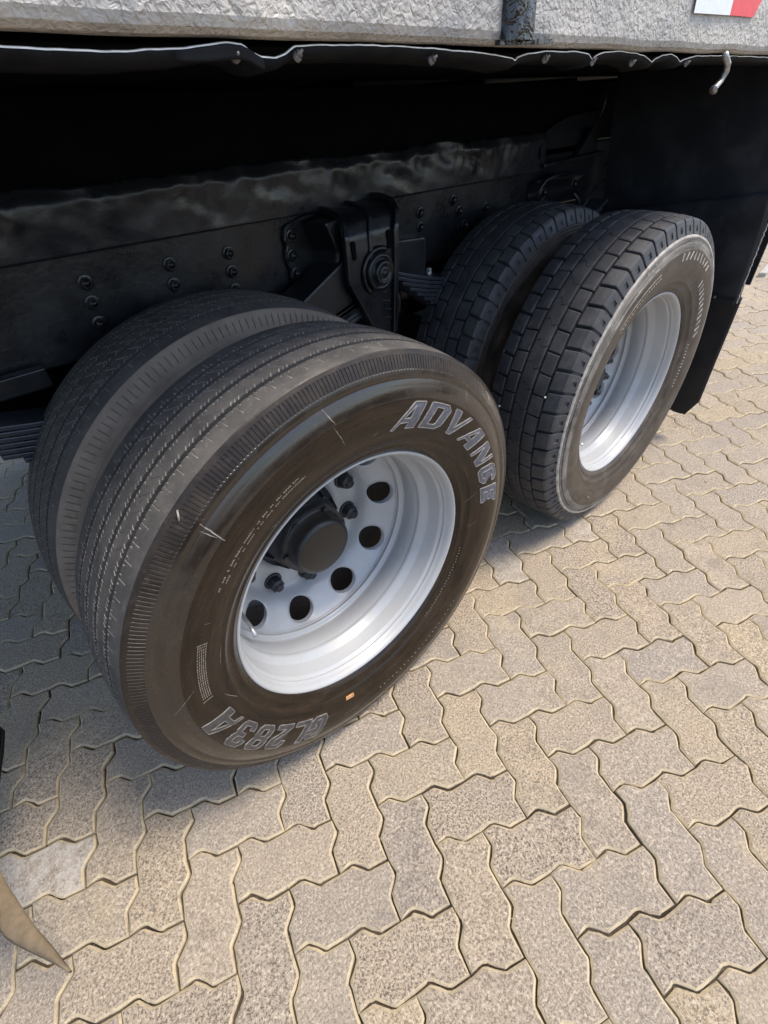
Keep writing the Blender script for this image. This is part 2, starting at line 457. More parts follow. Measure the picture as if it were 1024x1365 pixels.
def dispF(z, y, r, u):
    if z == 'zip': return .0014 if inside(u, ZI) else (.0014 if inside(u, SI) else 0)
    if z == 'rib': return .0016 if inside(u, SI) else 0
    if z == 'shA': return .0022 if inside(u, SHI) else 0
    if z == 'shB':
        if r < .4655: return .0045 if inside(u, [(0.0, .57)]) else 0
        return .0045 if inside(u, UB) else 0
    return 0


def shearF(y): return 0.30 * math.sin(min(max(y, -.064), .064) * 147.8)


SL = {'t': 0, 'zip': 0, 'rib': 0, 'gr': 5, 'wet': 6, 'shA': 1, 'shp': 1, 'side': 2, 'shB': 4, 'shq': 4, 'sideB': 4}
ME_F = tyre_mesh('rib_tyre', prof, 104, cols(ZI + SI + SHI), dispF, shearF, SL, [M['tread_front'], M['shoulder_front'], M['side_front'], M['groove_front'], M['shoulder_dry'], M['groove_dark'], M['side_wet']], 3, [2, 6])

# --- rear (block) tyre
RINGS_R = [(.1316, .4345), (.1306, .4357), (.1320, .4370), (.1318, .4385), (.1300, .4400), (.1310, .4415), (.1306, .4428), (.1280, .4440)]
BAND = [(.1292, .4450), (.1298, .4470), (.1290, .4505), (.1272, .4524)]
SH_R = [(.1250, .4530), (.1246, .4540), (.1215, .4610), (.1211, .4618), (.1160, .4760), (.1156, .4768), (.1120, .4860), (.1072, .4915)]
prof = []
for a, b in SIDE + RINGS_R: prof.append((-a, b, 'side' if b < .432 else 'outer'))
for a, b in BAND: prof.append((-a, b, 'band'))
ZR = ['b', 's', 's', 'n', 'n', 's', 's', 's']
for (a, b), z in zip(SH_R, ZR): prof.append((-a, b, 'R' + z))
rows = [-.066, -.024, .024, .066]; hw = .0028; crR = lambda y: crown(y, .5000, .0075)
for q, g in enumerate(rows):
    zl = ['so', 'mi', 'ce', 'mj'][q]; zr_ = ['mi', 'ce', 'mj', 'sp'][q]
    prof.append((g - .018, crR(g - .018), zl)) if q else prof.append((-.09, crR(.09), 'so'))
    prof += [(g - hw - .0032, crR(g), zl), (g - hw, crR(g) - .0011, zl), (g - hw + .0010, crR(g) - .012, 'gr'), (g + hw - .0010, crR(g) - .012, 'gr'), (g + hw, crR(g) - .0011, zr_), (g + hw + .0032, crR(g), zr_)]
    prof.append((g + .018, crR(g + .018), zr_)) if q < 3 else prof.append((.09, crR(.09), 'sp'))
for (a, b), z in list(zip(SH_R, ZR))[::-1]: prof.append((a, b, 'R' + z))
for a, b in BAND[::-1]: prof.append((a, b, 'side'))
for a, b in (SIDE + RINGS_R)[::-1]: prof.append((a, b, 'side'))
LA = [(0.0, .13)]; LN = [(.45, .68)]; LM = [(.40, .465)]; LJ = [(.68, .745)]; LC = [(.20, .222)]


def worn(u, ints): return .0011 if inside(u, [(a - .018, b + .018) for a, b in ints]) else 0


def dispR(z, y, r, u):
    if z in ('so', 'Rs', 'Rn', 'sp'):
        if inside(u, LA): return .0125 if z in ('so', 'sp') else .011
        if z == 'Rn' and inside(u, LN): return .0095
        return worn(u, LA)
    if z == 'mi': return .0095 if inside(u, LM) else worn(u, LM)
    if z == 'mj': return .0095 if inside(u, LJ) else worn(u, LJ)
    if z == 'ce': return .0028 if inside(u, LC) else 0
    return 0


def shearR(y):
    xs = [-.14, -.108, -.068, -.024, -.008, .008, .024, .068, .108, .14]; vs_ = [0, 0, .10, .04, .30, -.22, .04, .10, 0, 0]
    return float(np.interp(y, xs, vs_)) * 0.8


SLR = {'so': 0, 'mi': 0, 'ce': 0, 'mj': 0, 'sp': 0, 'gr': 0, 'Rb': 0, 'Rs': 0, 'Rn': 0, 'side': 1, 'band': 2, 'outer': 3}
EC = [q for a, b in LA + LM + LJ for q in (round((a - .045) % 1, 4), round((b + .045) % 1, 4))]
ME_R = tyre_mesh('block_tyre', prof, 54, cols(LA + LN + LM + LJ + LC, 0.010, EC + [.3, .55, .85, .92]), dispR, shearR, SLR, [M['tread_rear'], M['side_rear'], M['scuffed'], M['side_rear_outer']], None, [1, 2, 3])
SIDETAB = SIDE + RINGS_F

# ------------------------------------------------------------------ steel wheel
DISC = [(.262, .168), (.2585, .180), (.250, .1885), (.2395, .196), (.2205, .2095), (.208, .222), (.200, .236), (.195, .250), (.189, .260), (.182, .2655), (.150, .2665), (.118, .2665)]   # (r, y)


def make_rim():
    mb = MB()
    bar = [(.0180, .3000), (.0060, .3010), (.0010, .2998), (-.0005, .2975), (.0010, .2945), (.0060, .2905), (.0130, .2880), (.0200, .2874), (.0225, .2850), (.0250, .2846), (.0275, .2862), (.0300, .2850), (.0325, .2812), (.0380, .2802), (.0700, .2786), (.0740, .2770), (.0860, .2680), (.0910, .2655), (.0960, .2652), (.0985, .2662), (.1010, .2652), (.1380, .2642), (.1420, .2665), (.1500, .2685), (.1540, .2680), (.1555, .2640), (.1575, .2585), (.1600, .2572), (.1640, .2575), (.1660, .2600), (.1690, .2620), (.1950, .2615), (.205, .282), (.210, .2975), (.2, .300)]
    mb.lathe(bar, 180)
    rs = [a for a, b in DISC]; ys = [b for a, b in DISC]
    L = [0.0]
    for i in range(1, len(DISC)): L.append(L[-1] + math.hypot(rs[i] - rs[i - 1], ys[i] - ys[i - 1]))

    def P(s, a, d=0.0):
        r = float(np.interp(s, L, rs)); y = float(np.interp(s, L, ys))
        return (r * math.cos(a), y + d, r * math.sin(a))
    s0, s1 = L[1] - .006, L[5] + .012; sc = (s0 + s1) / 2 + .001; hr = .0360; rc = float(np.interp(sc, L, rs))
    HO = R(-36.0)
    for k in range(10):
        a0 = HO + k * R(36); ring_o = []; ring_m = []; ring_i = []; ring_b = []; nb = 40
        hs = (s1 - s0) / 2; ha = R(18)
        for q in range(nb):
            t = 2 * math.pi * q / nb + math.pi / 4
            c, s = math.cos(t), math.sin(t); mx = max(abs(c), abs(s))
            ps, pa = sc + hs * s / mx, a0 + ha * c / mx
            if abs(ps - s0) > 1e9: pass
            hs_, ha_ = sc + hr * s, a0 + hr * c / rc
            ps = min(max(ps, s0), s1) if True else ps
            ring_o.append(P((s0 if s < 0 else s1) if abs(s) >= abs(c) else ps, pa))
            ring_m.append(P(ps * .22 + hs_ * .78, pa * .22 + ha_ * .78))
            ring_i.append(P(hs_, ha_)); ring_b.append(P(hs_, ha_, .012))
        vs = ring_o + ring_m + ring_i + ring_b
        fs = [(w * nb + q, w * nb + (q + 1) % nb, (w + 1) * nb + (q + 1) % nb, (w + 1) * nb + q) for w in range(3) for q in range(nb)]
        mb.add(vs, fs[:2 * nb], 0, True); b = len(mb.v) - len(vs)
        for f in fs[2 * nb:]: mb.f.append(tuple(b + i for i in f)); mb.mi.append(0); mb.sm.append(False)
    mb.lathe([(ys[0], rs[0]), (ys[1] - .002, rs[1] + .001), (float(np.interp(s0, L, ys)), float(np.interp(s0, L, rs)))], 180)
    inn = [(float(np.interp(s1, L, ys)), float(np.interp(s1, L, rs)))] + [(b, a) for a, b in DISC[6:]] + [(.279, .118)]
    mb.lathe(inn, 180)
    back = [(.279, .118), (.279, .185), (.245, .205), (.222, .2205), (.209, .2395), (.198, .257)]
    for k in range(0): pass
    return mb.mesh('rim', M['rim'])


ME_RIM = make_rim()


def make_hub():
    mb = MB()
    # cap
    mb.lathe([(.1385, .0), (.1385, .060), (.1400, .0665), (.1450, .0725), (.1520, .0755), (.1820, .0770), (.1830, .0820)], 72, mi=1)
    # scalloped cap flange
    fl = []
    for q in range(72):
        a = 2 * math.pi * q / 72; fl.append(((.0880 + .0060 * max(0, math.cos(6 * a))) * math.cos(a), (.0880 + .0060 * max(0, math.cos(6 * a))) * math.sin(a)))
    mb.prism(fl, (.183, .192), lambda a, b, t: (a, t, b), 0)
    for q in range(6):
        a = 2 * math.pi * q / 6
        mb.lathe([(.176, .0), (.176, .0065), (.184, .0065)], 6, (.0840 * math.cos(a), 0, .0840 * math.sin(a)), 0, False)
    mb.lathe([(.192, .0855), (.200, .084), (.205, .0900), (.2130, .0910), (.2140, .096), (.250, .1010), (.252, .115), (.262, .1175), (.285, .1175)], 72)
    for q in range(10):                      # cast ribs round the hub barrel
        a = 2 * math.pi * q / 10 + .2
        c, s = math.cos(a), math.sin(a)
        vs = [(c * r - s * w, y, s * r + c * w) for y, r in ((.214, .094), (.214, .101), (.252, .114), (.252, .09)) for w in (-.004, .004)]
        mb.add(vs, [(0, 2, 4, 6), (1, 7, 5, 3), (2, 3, 5, 4), (0, 1, 3, 2), (4, 5, 7, 6)], 0)
    return mb.mesh('hub', [M['hub'], M['cap']])


def make_drive_hub():
    mb = MB()
    mb.lathe([(.285, .1170), (.262, .1170), (.240, .1240), (.190, .1220), (.168, .1200), (.158, .1160), (.155, .1120), (.155, .0700)], 72, mi=1)
    mb.lathe([(.155, .0720), (.146, .0715), (.143, .0660), (.142, .0560), (.125, .0500), (.115, .0420), (.111, .0200), (.110, .0)], 48, mi=0)
    return mb.mesh('hub', [M['hub'], M['rim']])


def make_nut():
    mb = MB()
    mb.lathe([(.0, .0205), (-.0035, .0205), (-.0050, .0190), (-.0050, .0150)], 24)
    hexa = [(.0162 * math.cos(R(60 * k)), .0162 * math.sin(R(60 * k))) for k in range(6)]
    mb.prism(hexa, (-.0050, -.0225), lambda a, b, t: (a, t, b))
    mb.lathe([(-.0225, .0135), (-.0245, .0115), (-.0245, .0092), (-.0320, .0088), (-.0330, .0075), (-.0330, .0)], 16)
    return mb.mesh('lug_nut', M['hub'])


ME_HUB = make_hub(); ME_NUT = make_nut(); ME_DHUB = make_drive_hub()


def hexbolt_mesh(name, r, h, wash, mat):
    mb = MB()
    mb.lathe([(0.0, wash), (-.003, wash), (-.0036, wash * .93), (-.0036, r * .5)], 20)
    mb.prism([(r * math.cos(R(60 * k + 12)), r * math.sin(R(60 * k + 12))) for k in range(6)], (-.003, -.003 - h), lambda a, b, t: (a, t, b))
    mb.lathe([(-.003 - h, r * .75), (-.004 - h, r * .7), (-.004 - h, r * .4), (-.007 - h, r * .38), (-.007 - h, 0)], 12)
    return mb.mesh(name, mat)


# ------------------------------------------------------------------ lettering bent onto a sidewall
_C = [(1, .70), (1, .84), (.82, 1), (.18, 1), (0, .82), (0, .18), (.18, 0), (.82, 0), (1, .16), (1, .32), (.70, .32), (.70, .20), (.66, .16), (.36, .16), (.30, .22), (.30, .78), (.36, .84), (.66, .84), (.70, .80), (.70, .70)]
_8 = [(.475, 0), (.16, 0), (0, .16), (0, .42), (.09, .51), (0, .60), (0, .84), (.16, 1), (.475, 1), (.475, .84), (.34, .84), (.30, .80), (.30, .62), (.34, .58), (.475, .58), (.475, .43), (.34, .43), (.30, .38), (.30, .20), (.34, .16), (.475, .16)]
GLYPH = {
    'A': [[(0, 0), (.11, 0), (.247, .24), (.338, .40), (.60, .86), (.60, 1), (.50, 1)], [(.60, 1), (.60, .86), (.60, .40), (.60, .24), (.60, 0), (.97, 0), (.94, 1)], [(.247, .24), (.60, .24), (.60, .40), (.338, .40)]],
    'D': [[(0, 0), (.30, 0), (.30, .16), (.30, .84), (.30, 1), (0, 1)], [(.30, 1), (.30, .84), (.60, .84), (.66, .78), (.66, .22), (.60, .16), (.30, .16), (.30, 0), (.78, 0), (.98, .18), (.98, .82), (.78, 1)]],
    'V': [[(0, 1), (.34, 1), (.50, .30), (.50, 0), (.36, 0)], [(.50, 0), (.58, 0), (1, 1), (.87, 1), (.50, .30)]],
    'N': [[(0, 0), (.16, 0), (.16, .72), (.16, 1), (0, 1)], [(.16, 1), (.40, 1), (.84, .30), (.84, 0), (.62, 0), (.16, .72)], [(.84, 0), (1, 0), (1, 1), (.84, 1), (.84, .30)]],
    'C': [_C],
    'E': [[(0, 0), (.95, 0), (.95, .18), (.32, .18), (.32, .42), (.80, .42), (.80, .58), (.32, .58), (.32, .82), (.95, .82), (.95, 1), (0, 1)]],
    'G': [_C[:9] + [(1, .52), (.55, .52), (.55, .38), (.70, .38)] + _C[11:]],
    'L': [[(0, 0), (.95, 0), (.95, .18), (.32, .18), (.32, 1), (0, 1)]],
    '2': [[(0, 0), (.95, 0), (.95, .18), (.40, .18), (.95, .55), (.95, .84), (.80, 1), (.15, 1), (0, .84), (0, .68), (.28, .68), (.28, .80), (.32, .84), (.62, .84), (.66, .80), (.66, .60), (0, .16)]],
    '3': [[(0, .16), (.16, 0), (.80, 0), (.95, .16), (.95, .42), (.86, .51), (.95, .60), (.95, .84), (.80, 1), (.16, 1), (0, .84), (0, .70), (.28, .70), (.28, .80), (.32, .84), (.62, .84), (.66, .80), (.66, .62), (.62, .58), (.30, .58), (.30, .43), (.62, .43), (.66, .38), (.66, .20), (.62, .16), (.32, .16), (.28, .20), (.28, .30), (0, .30)]],
    '8': [_8, [(.95 - x, y) for x, y in _8[::-1]]],
}


def letter(ch, ang, r0, r1, width, slant, parent, dim=False):
    mb = MB()

    def place(x, y, up_):
        r = r0 + y * (r1 - r0); q = (x - .5) * width + slant * (y - .5) * (r1 - r0)
        a = R(ang) - q / ((r0 + r1) / 2)
        return (r * math.cos(a), -(side_y(r, SIDETAB) + up_), r * math.sin(a))
    edges = {}
    for poly in GLYPH[ch]:
        for i in range(len(poly)):
            k = tuple(sorted((poly[i], poly[(i + 1) % len(poly)]))); edges[k] = edges.get(k, 0) + 1
        bm = bmesh.new(); bm.faces.new([bm.verts.new((x, y, 0)) for x, y in poly])
        bmesh.ops.triangulate(bm, faces=bm.faces); bmesh.ops.subdivide_edges(bm, edges=bm.edges, cuts=2, use_grid_fill=True)
        bmesh.ops.triangulate(bm, faces=bm.faces); bm.verts.index_update()
        mb.add([place(v.co.x, v.co.y, .0008) for v in bm.verts], [tuple(v.index for v in f.verts) for f in bm.faces], 0); bm.free()
    for (p0, p1), c in edges.items():                      # moulded raised outline
        if c > 1: continue
        ux, uy = (p1[0] - p0[0]) * width, (p1[1] - p0[1]) * (r1 - r0); L_ = math.hypot(ux, uy)
        nx, ny = -uy / L_ * .0009 / width, ux / L_ * .0009 / (r1 - r0); n = 4; vs = []
        for i in range(n + 1):
            t = i / n; x = p0[0] + (p1[0] - p0[0]) * t; y = p0[1] + (p1[1] - p0[1]) * t
            for sx, up_ in ((-1, -.0004), (-.7, .0016), (.7, .0016), (1, -.0004)): vs.append(place(x + nx * sx, y + ny * sx, up_ + .00002 * (hash((p0, p1)) % 7)))
        mb.add(vs, [(4 * i + k, 4 * i + k + 1, 4 * i + k + 5, 4 * i + k + 4) for i in range(n) for k in range(3)], 1)
    return mb.build('raised_letter', [M['letter_dim' if dim else 'letter'], M['letter_edge_dim' if dim else 'letter_edge']], parent)


def arc_mark(mb, a, r, da, dr, lift=.0006, skew=0.0, mi=0):
    """a small moulded bar lying on the sidewall"""
    v = []
    for up_ in (lift, -.0006):
        for sa, sr in ((-1, -1), (1, -1), (1, 1), (-1, 1)):
            aa = R(a + sa * da / 2 + skew * sr * .5); rr = r + sr * dr / 2
            v.append((rr * math.cos(aa), -(side_y(rr, SIDETAB) + up_), rr * math.sin(aa)))
    mb.add(v, [(0, 1, 2, 3), (0, 4, 5, 1), (1, 5, 6, 2), (2, 6, 7, 3), (3, 7, 4, 0)], mi)


def scratch(mb, a0, r0, a1, r1, w, n=8, seed=0):
    """a thin pale scuff that follows the sidewall"""
    pr = []
    for i in range(n + 1):
        t = i / n; a = R(a0 + (a1 - a0) * t) + .004 * nz(t * 4 + seed, 3.1); r = r0 + (r1 - r0) * t
        ww = .55 * w * (.35 + .65 * math.sin(math.pi * min(max(t, .04), .96))) * (1 + .5 * nz(t * 9, seed))
        dx = Vector((-(r1 - r0), (R(a1 - a0)) * r0)).normalized()         # normal in (r-tangent, r) space
        for s in (-1, 1):
            rr = r + s * ww * dx.y * .5; aa = a + s * ww * dx.x * .5 / r
            pr.append((rr * math.cos(aa), -(side_y(rr, SIDETAB) + .0005), rr * math.sin(aa)))
    mb.add(pr, [(2 * i, 2 * i + 1, 2 * i + 3, 2 * i + 2) for i in range(n)], 0)


def make_wheel(x, y, tyre_me, flip, label, full=True):
    w = empty('wheel', truck, (x - .6, y - 1.1, ZW), math.pi if flip else 0.0)
    w['label'] = label
    put('tyre', tyre_me, w)
    rim = put('rim', ME_RIM, w, (0, -YO, 0))
    if full:
        put('hub', ME_HUB if tyre_me is ME_F else ME_DHUB, w, (0, -YO, 0))
        if tyre_me is ME_R:
            for k in range(10):
                a = R(18 + 36 * k)
                put('hub_nut', ME_NUT, w, (.0975 * math.cos(a), -YO + .155, .0975 * math.sin(a)), (0, R(11 * k), 0)).scale = (.85, 1.0, .85)
        for k in range(10):
            a = R(-54 + 36 * k)
            put('lug_nut', ME_NUT, w, (.1675 * math.cos(a), -YO + .2665, .1675 * math.sin(a)), (0, R(17 * k), 0)).scale = (1.22, 1.15, 1.22)
    return w


wFO = make_wheel(0, YO, ME_F, False, 'silver ten-hole wheel with glossy brown ADVANCE tyre')
wFI = make_wheel(0, YI, ME_F, True, 'inner wheel with dusty brown rib tyre behind the lettered tyre', full=False)
wRO = make_wheel(AX, YO, ME_R, False, 'silver wheel with dark block-tread tyre beside the mudguard')
wRI = make_wheel(AX, YI, ME_R, True, 'inner wheel with dark block-tread tyre', full=False)
wRO.rotation_euler = (0, 0, 0)

for ch, a in zip('ADVANCE', (71.5, 60.0, 49.0, 38.0, 26.2, 15.6, 5.2)):
    letter(ch, a, .359, .410, .064 if ch in 'ADV' else .054, .30, wFO)
for ch, a in zip('GL283A', (-123.5, -131.8, -140.8, -150.0, -159.4, -170.0)):
    letter(ch, a, .357, .413, .052 if ch != 'A' else .066, .30, wFO, dim=True)
mb = MB(); rr_ = random.Random(3)
for row, (r, lo, hi) in enumerate(((.3765, 141, 108), (.3685, 140, 106))):
    a = lo
    while a > hi:
        if rr_.random() < .82: arc_mark(mb, a, r, .30 + .25 * rr_.random(), .0012 + .0026 * rr_.random(), .0005, rr_.uniform(-.2, .2))
        a -= .62 + (.9 if rr_.random() < .14 else 0)
for k in range(5):
    a = 157.0
    while a < 175.5:
        arc_mark(mb, a, .3735 + k * .0036, .35 + .5 * rr_.random(), .0016, .0005); a += .95
arc_mark(mb, 156.2, .381, .16, .019); arc_mark(mb, 176.4, .381, .16, .019)
for k in range(26):
    arc_mark(mb, -20 - k * 1.5, .325 + .001 * (k % 3), .4, .0022)
for k in range(22):
    arc_mark(mb, -46 - k * 2.2, .385, .5, .0030 * rr_.random() + .001)
mb.build('moulded_small_print', [M['mark']], wFO)['kind'] = 'stuff'
mb = MB()
for i, (a0, r0, a1, r1, w_) in enumerate(((127.6, .456, 128.6, .412, .0040), (128.9, .450, 128.6, .425, .0022), (96.5, .448, 95.0, .418, .0022), (95.6, .415, 93.5, .372, .0016), (50.0, .452, 49.0, .432, .0018), (6.0, .318, 9.5, .350, .0014), (-8.5, .33, -6.5, .352, .0014), (175, .438, 170, .398, .0016), (122.5, .338, 119.0, .327, .0014), (160, .342, 167.5, .344, .0014), (187, .336, 180, .352, .0012), (84, .360, 82, .366, .0012), (150, .372, 150, .384, .001), (-110, .39, -103, .391, .0012), (-60, .40, -57, .41, .0012))):
    scratch(mb, a0, r0, a1, r1, w_, seed=i)
mb.build('scuff_mark', [M['scratch']], wFO)['kind'] = 'stuff'
mb = MB(); arc_mark(mb, -107.6, .346, 4.0, .0085, .0009); mb.build('paper_label', [M['orange']], wFO)
mb = MB(); arc_mark(mb, -107.6, .346, 3.2, .0030, .0012); mb.build('label_print', [M['mark']], wFO)
# rear tyre: pale worn moulding, too worn to read
mb = MB()
for k in range(11):
    arc_mark(mb, 50 - k * 3.7, .366, 1.5, .019, .0012, 1.3)
for k in range(9):
    arc_mark(mb, 88 - k * 4.2, .402, 1.2, .018 + .006 * rr_.random(), .0008, rr_.uniform(-1.5, 1.5))
for k in range(12):
    arc_mark(mb, 135 - k * 2.4, .4225, 2.3, .0016, .0006); arc_mark(mb, 133 - k * 2.4, .398, 2.3, .0016, .0006)
for k in range(18):
    arc_mark(mb, 134 - k * 1.7, .384, .8, .004 * rr_.random() + .001, .0005, rr_.uniform(-.3, .3))
for k in range(14):
    arc_mark(mb, 8 - k * 2.0, .345, .7, .006, .0005, rr_.uniform(-.4, .4))
mb.build('worn_moulding', [M['worn_mark']], wRO)['kind'] = 'stuff'
mb = MB()
for i, (a0, r0, a1, r1, w_) in enumerate(((164, .452, 162, .41, .0022), (-122, .38, -118, .386, .008), (160, .43, 166, .425, .002), (-4, .436, -5, .41, .0016), (-140, .40, -133, .404, .002), (175, .40, 170, .37, .0016))):
    scratch(mb, a0, r0, a1, r1, w_, seed=i + 30)
mb.build('scuff_mark', [M['scratch']], wRO)['kind'] = 'stuff'
# valve stems
mb = MB(); a = R(-163)
mb.tube([(.236 * math.cos(a), .215 - YO, .236 * math.sin(a)), (.236 * math.cos(a), .175 - YO, .236 * math.sin(a)), (.238 * math.cos(a + .02), .135 - YO, .238 * math.sin(a + .02)), (.244 * math.cos(a + .03), .105 - YO, .244 * math.sin(a + .03))], [.0052, .0050, .0044, .0052], 10)
mb.build('valve_stem', [M['valve']], wFO)
mb = MB(); a = R(-125)
mb.tube([(.236 * math.cos(a), .215 - YO, .236 * math.sin(a)), (.232 * math.cos(a), .14 - YO, .232 * math.sin(a)), (.225 * math.cos(a + .02), .07 - YO, .225 * math.sin(a + .02)), (.224 * math.cos(a + .02), .060 - YO, .224 * math.sin(a + .02))], [.0050, .0048, .0046, .0065], 10)
mb.build('valve_stem', [M['valve']], wRO)
# pebbles caught in the rear tread
for (a, yy) in ((163, -.067), (171, .067)):
    m2 = MB(); s = .0042
    m2.grid(lambda u, v: (s * (1 + .35 * nz(u * 5, v * 5, a)) * math.sin(math.pi * v) * math.cos(2 * math.pi * u), s * .8 * (1 + .3 * nz(u * 4, v * 6, a + 3)) * math.sin(math.pi * v) * math.sin(2 * math.pi * u), s * .7 * math.cos(math.pi * v)), 8, 5)
    o = m2.build('pebble', [M['stone']], wRO, loc=(.497 * math.cos(R(a)), yy, .497 * math.sin(R(a))))
m2 = MB(); m2.tube([(.488 * math.cos(R(127.2)), -.112, .488 * math.sin(R(127.2))), (.481 * math.cos(R(128.6)), -.119, .481 * math.sin(R(128.6)))], .0016, 6)
m2.build('straw_bit', [M['scratch']], wFO)

# ------------------------------------------------------------------ far-side wheels (shared meshes), axles
for x, me in ((0, ME_F), (AX, ME_R)):
    for y, fl in ((2.25 - YO, True), (2.25 - YI, False)):
        make_wheel(x, y, me, fl, 'far-side wheel under the truck', full=False)
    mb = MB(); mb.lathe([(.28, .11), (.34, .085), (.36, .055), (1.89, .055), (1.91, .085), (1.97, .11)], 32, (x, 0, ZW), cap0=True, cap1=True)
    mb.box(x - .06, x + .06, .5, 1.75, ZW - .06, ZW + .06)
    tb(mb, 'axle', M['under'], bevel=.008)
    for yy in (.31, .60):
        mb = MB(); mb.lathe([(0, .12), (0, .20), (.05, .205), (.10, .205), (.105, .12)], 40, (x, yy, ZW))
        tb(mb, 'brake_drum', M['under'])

# ------------------------------------------------------------------ chassis rails
YR = .64
for name_y, sgn in ((YR, 1), (2.25 - YR, -1)):
    mb = MB()
    y0, y1 = name_y, name_y + sgn * .075; t = .009
    a, b = sorted((y0, y0 + sgn * t)); mb.box(-2.2, 3.0, a, b, .885, 1.150)
    for z in (.885, 1.141):
        c, d = sorted((y0 + sgn * t, y1)); mb.box(-2.2, 3.0, c, d, z, z + t)
    mb.shear()
    rail = tb(mb, 'chassis_rail', M['black'], bevel=.004)
    if sgn == 1: RAIL = rail
ME_BOLT = hexbolt_mesh('bolt', .0115, .0095, .0155, M['black'])
rzs = lambda x, z: z - .029 * x


def railbolt(px, pz, par=None, y=YR, me=None):
    put('bolt', me or ME_BOLT, par or RAIL, (px, y, pz), (0, random.uniform(0, 1), 0))


for x, z in ((-.152, 1.0365), (-.155, .997), (-.158, .955), (.031, 1.0325), (.026, .9905), (.178, 1.0265), (.176, .985), (.174, .944), (.838, 1.008), (.838, .969), (1.02, .985), (1.16, .975), (1.05, .94), (-.42, 1.04), (-.42, 1.0), (.99, 1.02)):
    railbolt(x, z, me=ME_BOLT)
for k in range(4):
    x = -.6 + k * .75; mb = MB()
    mb.box(x, x + .08, YR + .076, 2.25 - YR - .076, .93, 1.11)
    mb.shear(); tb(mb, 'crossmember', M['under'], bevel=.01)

for x0, x1, yy, zz in ((-1.5, -.16, .90, .815), (.30, 1.60, .93, .80)):  # tanks added to block bright ground showing through under the rail
    mb = MB(); n_ = x1 - x0; pr = [(0, .0), (.0, .06), (.012, .11), (.04, .135), (n_ - .04, .135), (n_ - .012, .11), (n_, .06), (n_, 0)]
    mb.lathe(pr, 32); mb.v = [(x0 + q[1], yy + q[0], zz + q[2]) for q in mb.v]
    tb(mb, 'gap_blocker_tank', M['under'])
# wrinkled black sheet wrapped round the subframe, on top of the rail
def rib_fn(u, v):
    x = -1.9 + u * (1.455 + 1.9)
    z = 1.086 + v * .112
    e = (v - .5) * 2
    w = .009 * nz(x * 5, v * .8, 1.3) + .006 * nz(x * 12 + v * 2, v * 2, 7.7) + .004 * nz(x * 27, v * 3, 2.2) + .014 * (abs(nz(x * 9 + v * .8, v * 1.5, 3.3)) - .3) * v + .011 * (abs(nz(x * 23 - v * .8, v * 1.2 + x * 2, 6.1)) - .3) * (v * v + .15)
    damp = min(1, (1.5 - x) * 2.5)
    curl = .014 * max(0, v - .80) / .2 * (1 + .8 * nz(x * 9, 5.5))
    top = .010 * (nz(x * 6, 9.1) + .6 * nz(x * 23, 4.2)) * max(0, v - .6) / .4
    return (x, .618 + damp * w * (.25 + .75 * v) + curl, z + top * damp - .029 * x)


mb = MB(); mb.grid(rib_fn, 420, 22)
mb.build('wrinkled_cover_sheet', [M['black_satin']], truck, loc=T0, solid=.003)
mb = MB(); mb.box(-1.95, 3.0, .66, .74, 1.155, 1.330).shear(); tb(mb, 'subframe_beam', M['under'], bevel=.004)
mb = MB(); mb.box(-1.95, 3.0, 1.51, 1.59, 1.155, 1.330).shear(); tb(mb, 'subframe_beam', M['under'], bevel=.004)
mb = MB()
mb.prism([(.0085 * .55 * math.cos(q * math.pi / 8), .018 * math.sin(q * math.pi / 8)) for q in range(16)], (.6135, .6160), lambda a, b, t: (1.412 + a, t, 1.100 + b)); tb(mb, 'slot_hole', M['under'])

# ------------------------------------------------------------------ suspension hanger
hang = empty('suspension_hanger', truck, (T0[0] + .5, T0[1] + .5, T0[2]))
hang['label'] = 'cast black hanger bracket with round pin boss between the wheels'
HB = lambda mb, n, m, **kw: mb.build(n, m, hang, loc=(-.5, -.5, 0), **kw)


def hanger_shell(u, v):
    """sheet that comes out of the rail, bends over and drops as the front plate"""
    path = [(.638, 1.072), (.590, 1.072), (.545, 1.066), (.517, 1.050), (.503, 1.022), (.500, .985), (.500, .930), (.500, .880), (.500, .83), (.500, .755)]
    q = v * (len(path) - 1); i = min(int(q), len(path) - 2); f = q - i
    y = path[i][0] * (1 - f) + path[i + 1][0] * f; z = path[i][1] * (1 - f) + path[i + 1][1] * f
    xl = np.interp(z, [.755, .80, .925, 1.03, 1.08], [.520, .492, .424, .430, .452]); xr = np.interp(z, [.755, 1.02, 1.08], [.570, .592, .635])
    return (float(xl + (xr - xl) * u), y, z)


mb = MB(); mb.grid(hanger_shell, 14, 60); o = HB(mb, 'front_plate', M['black'], solid=.014, bevel=.003)
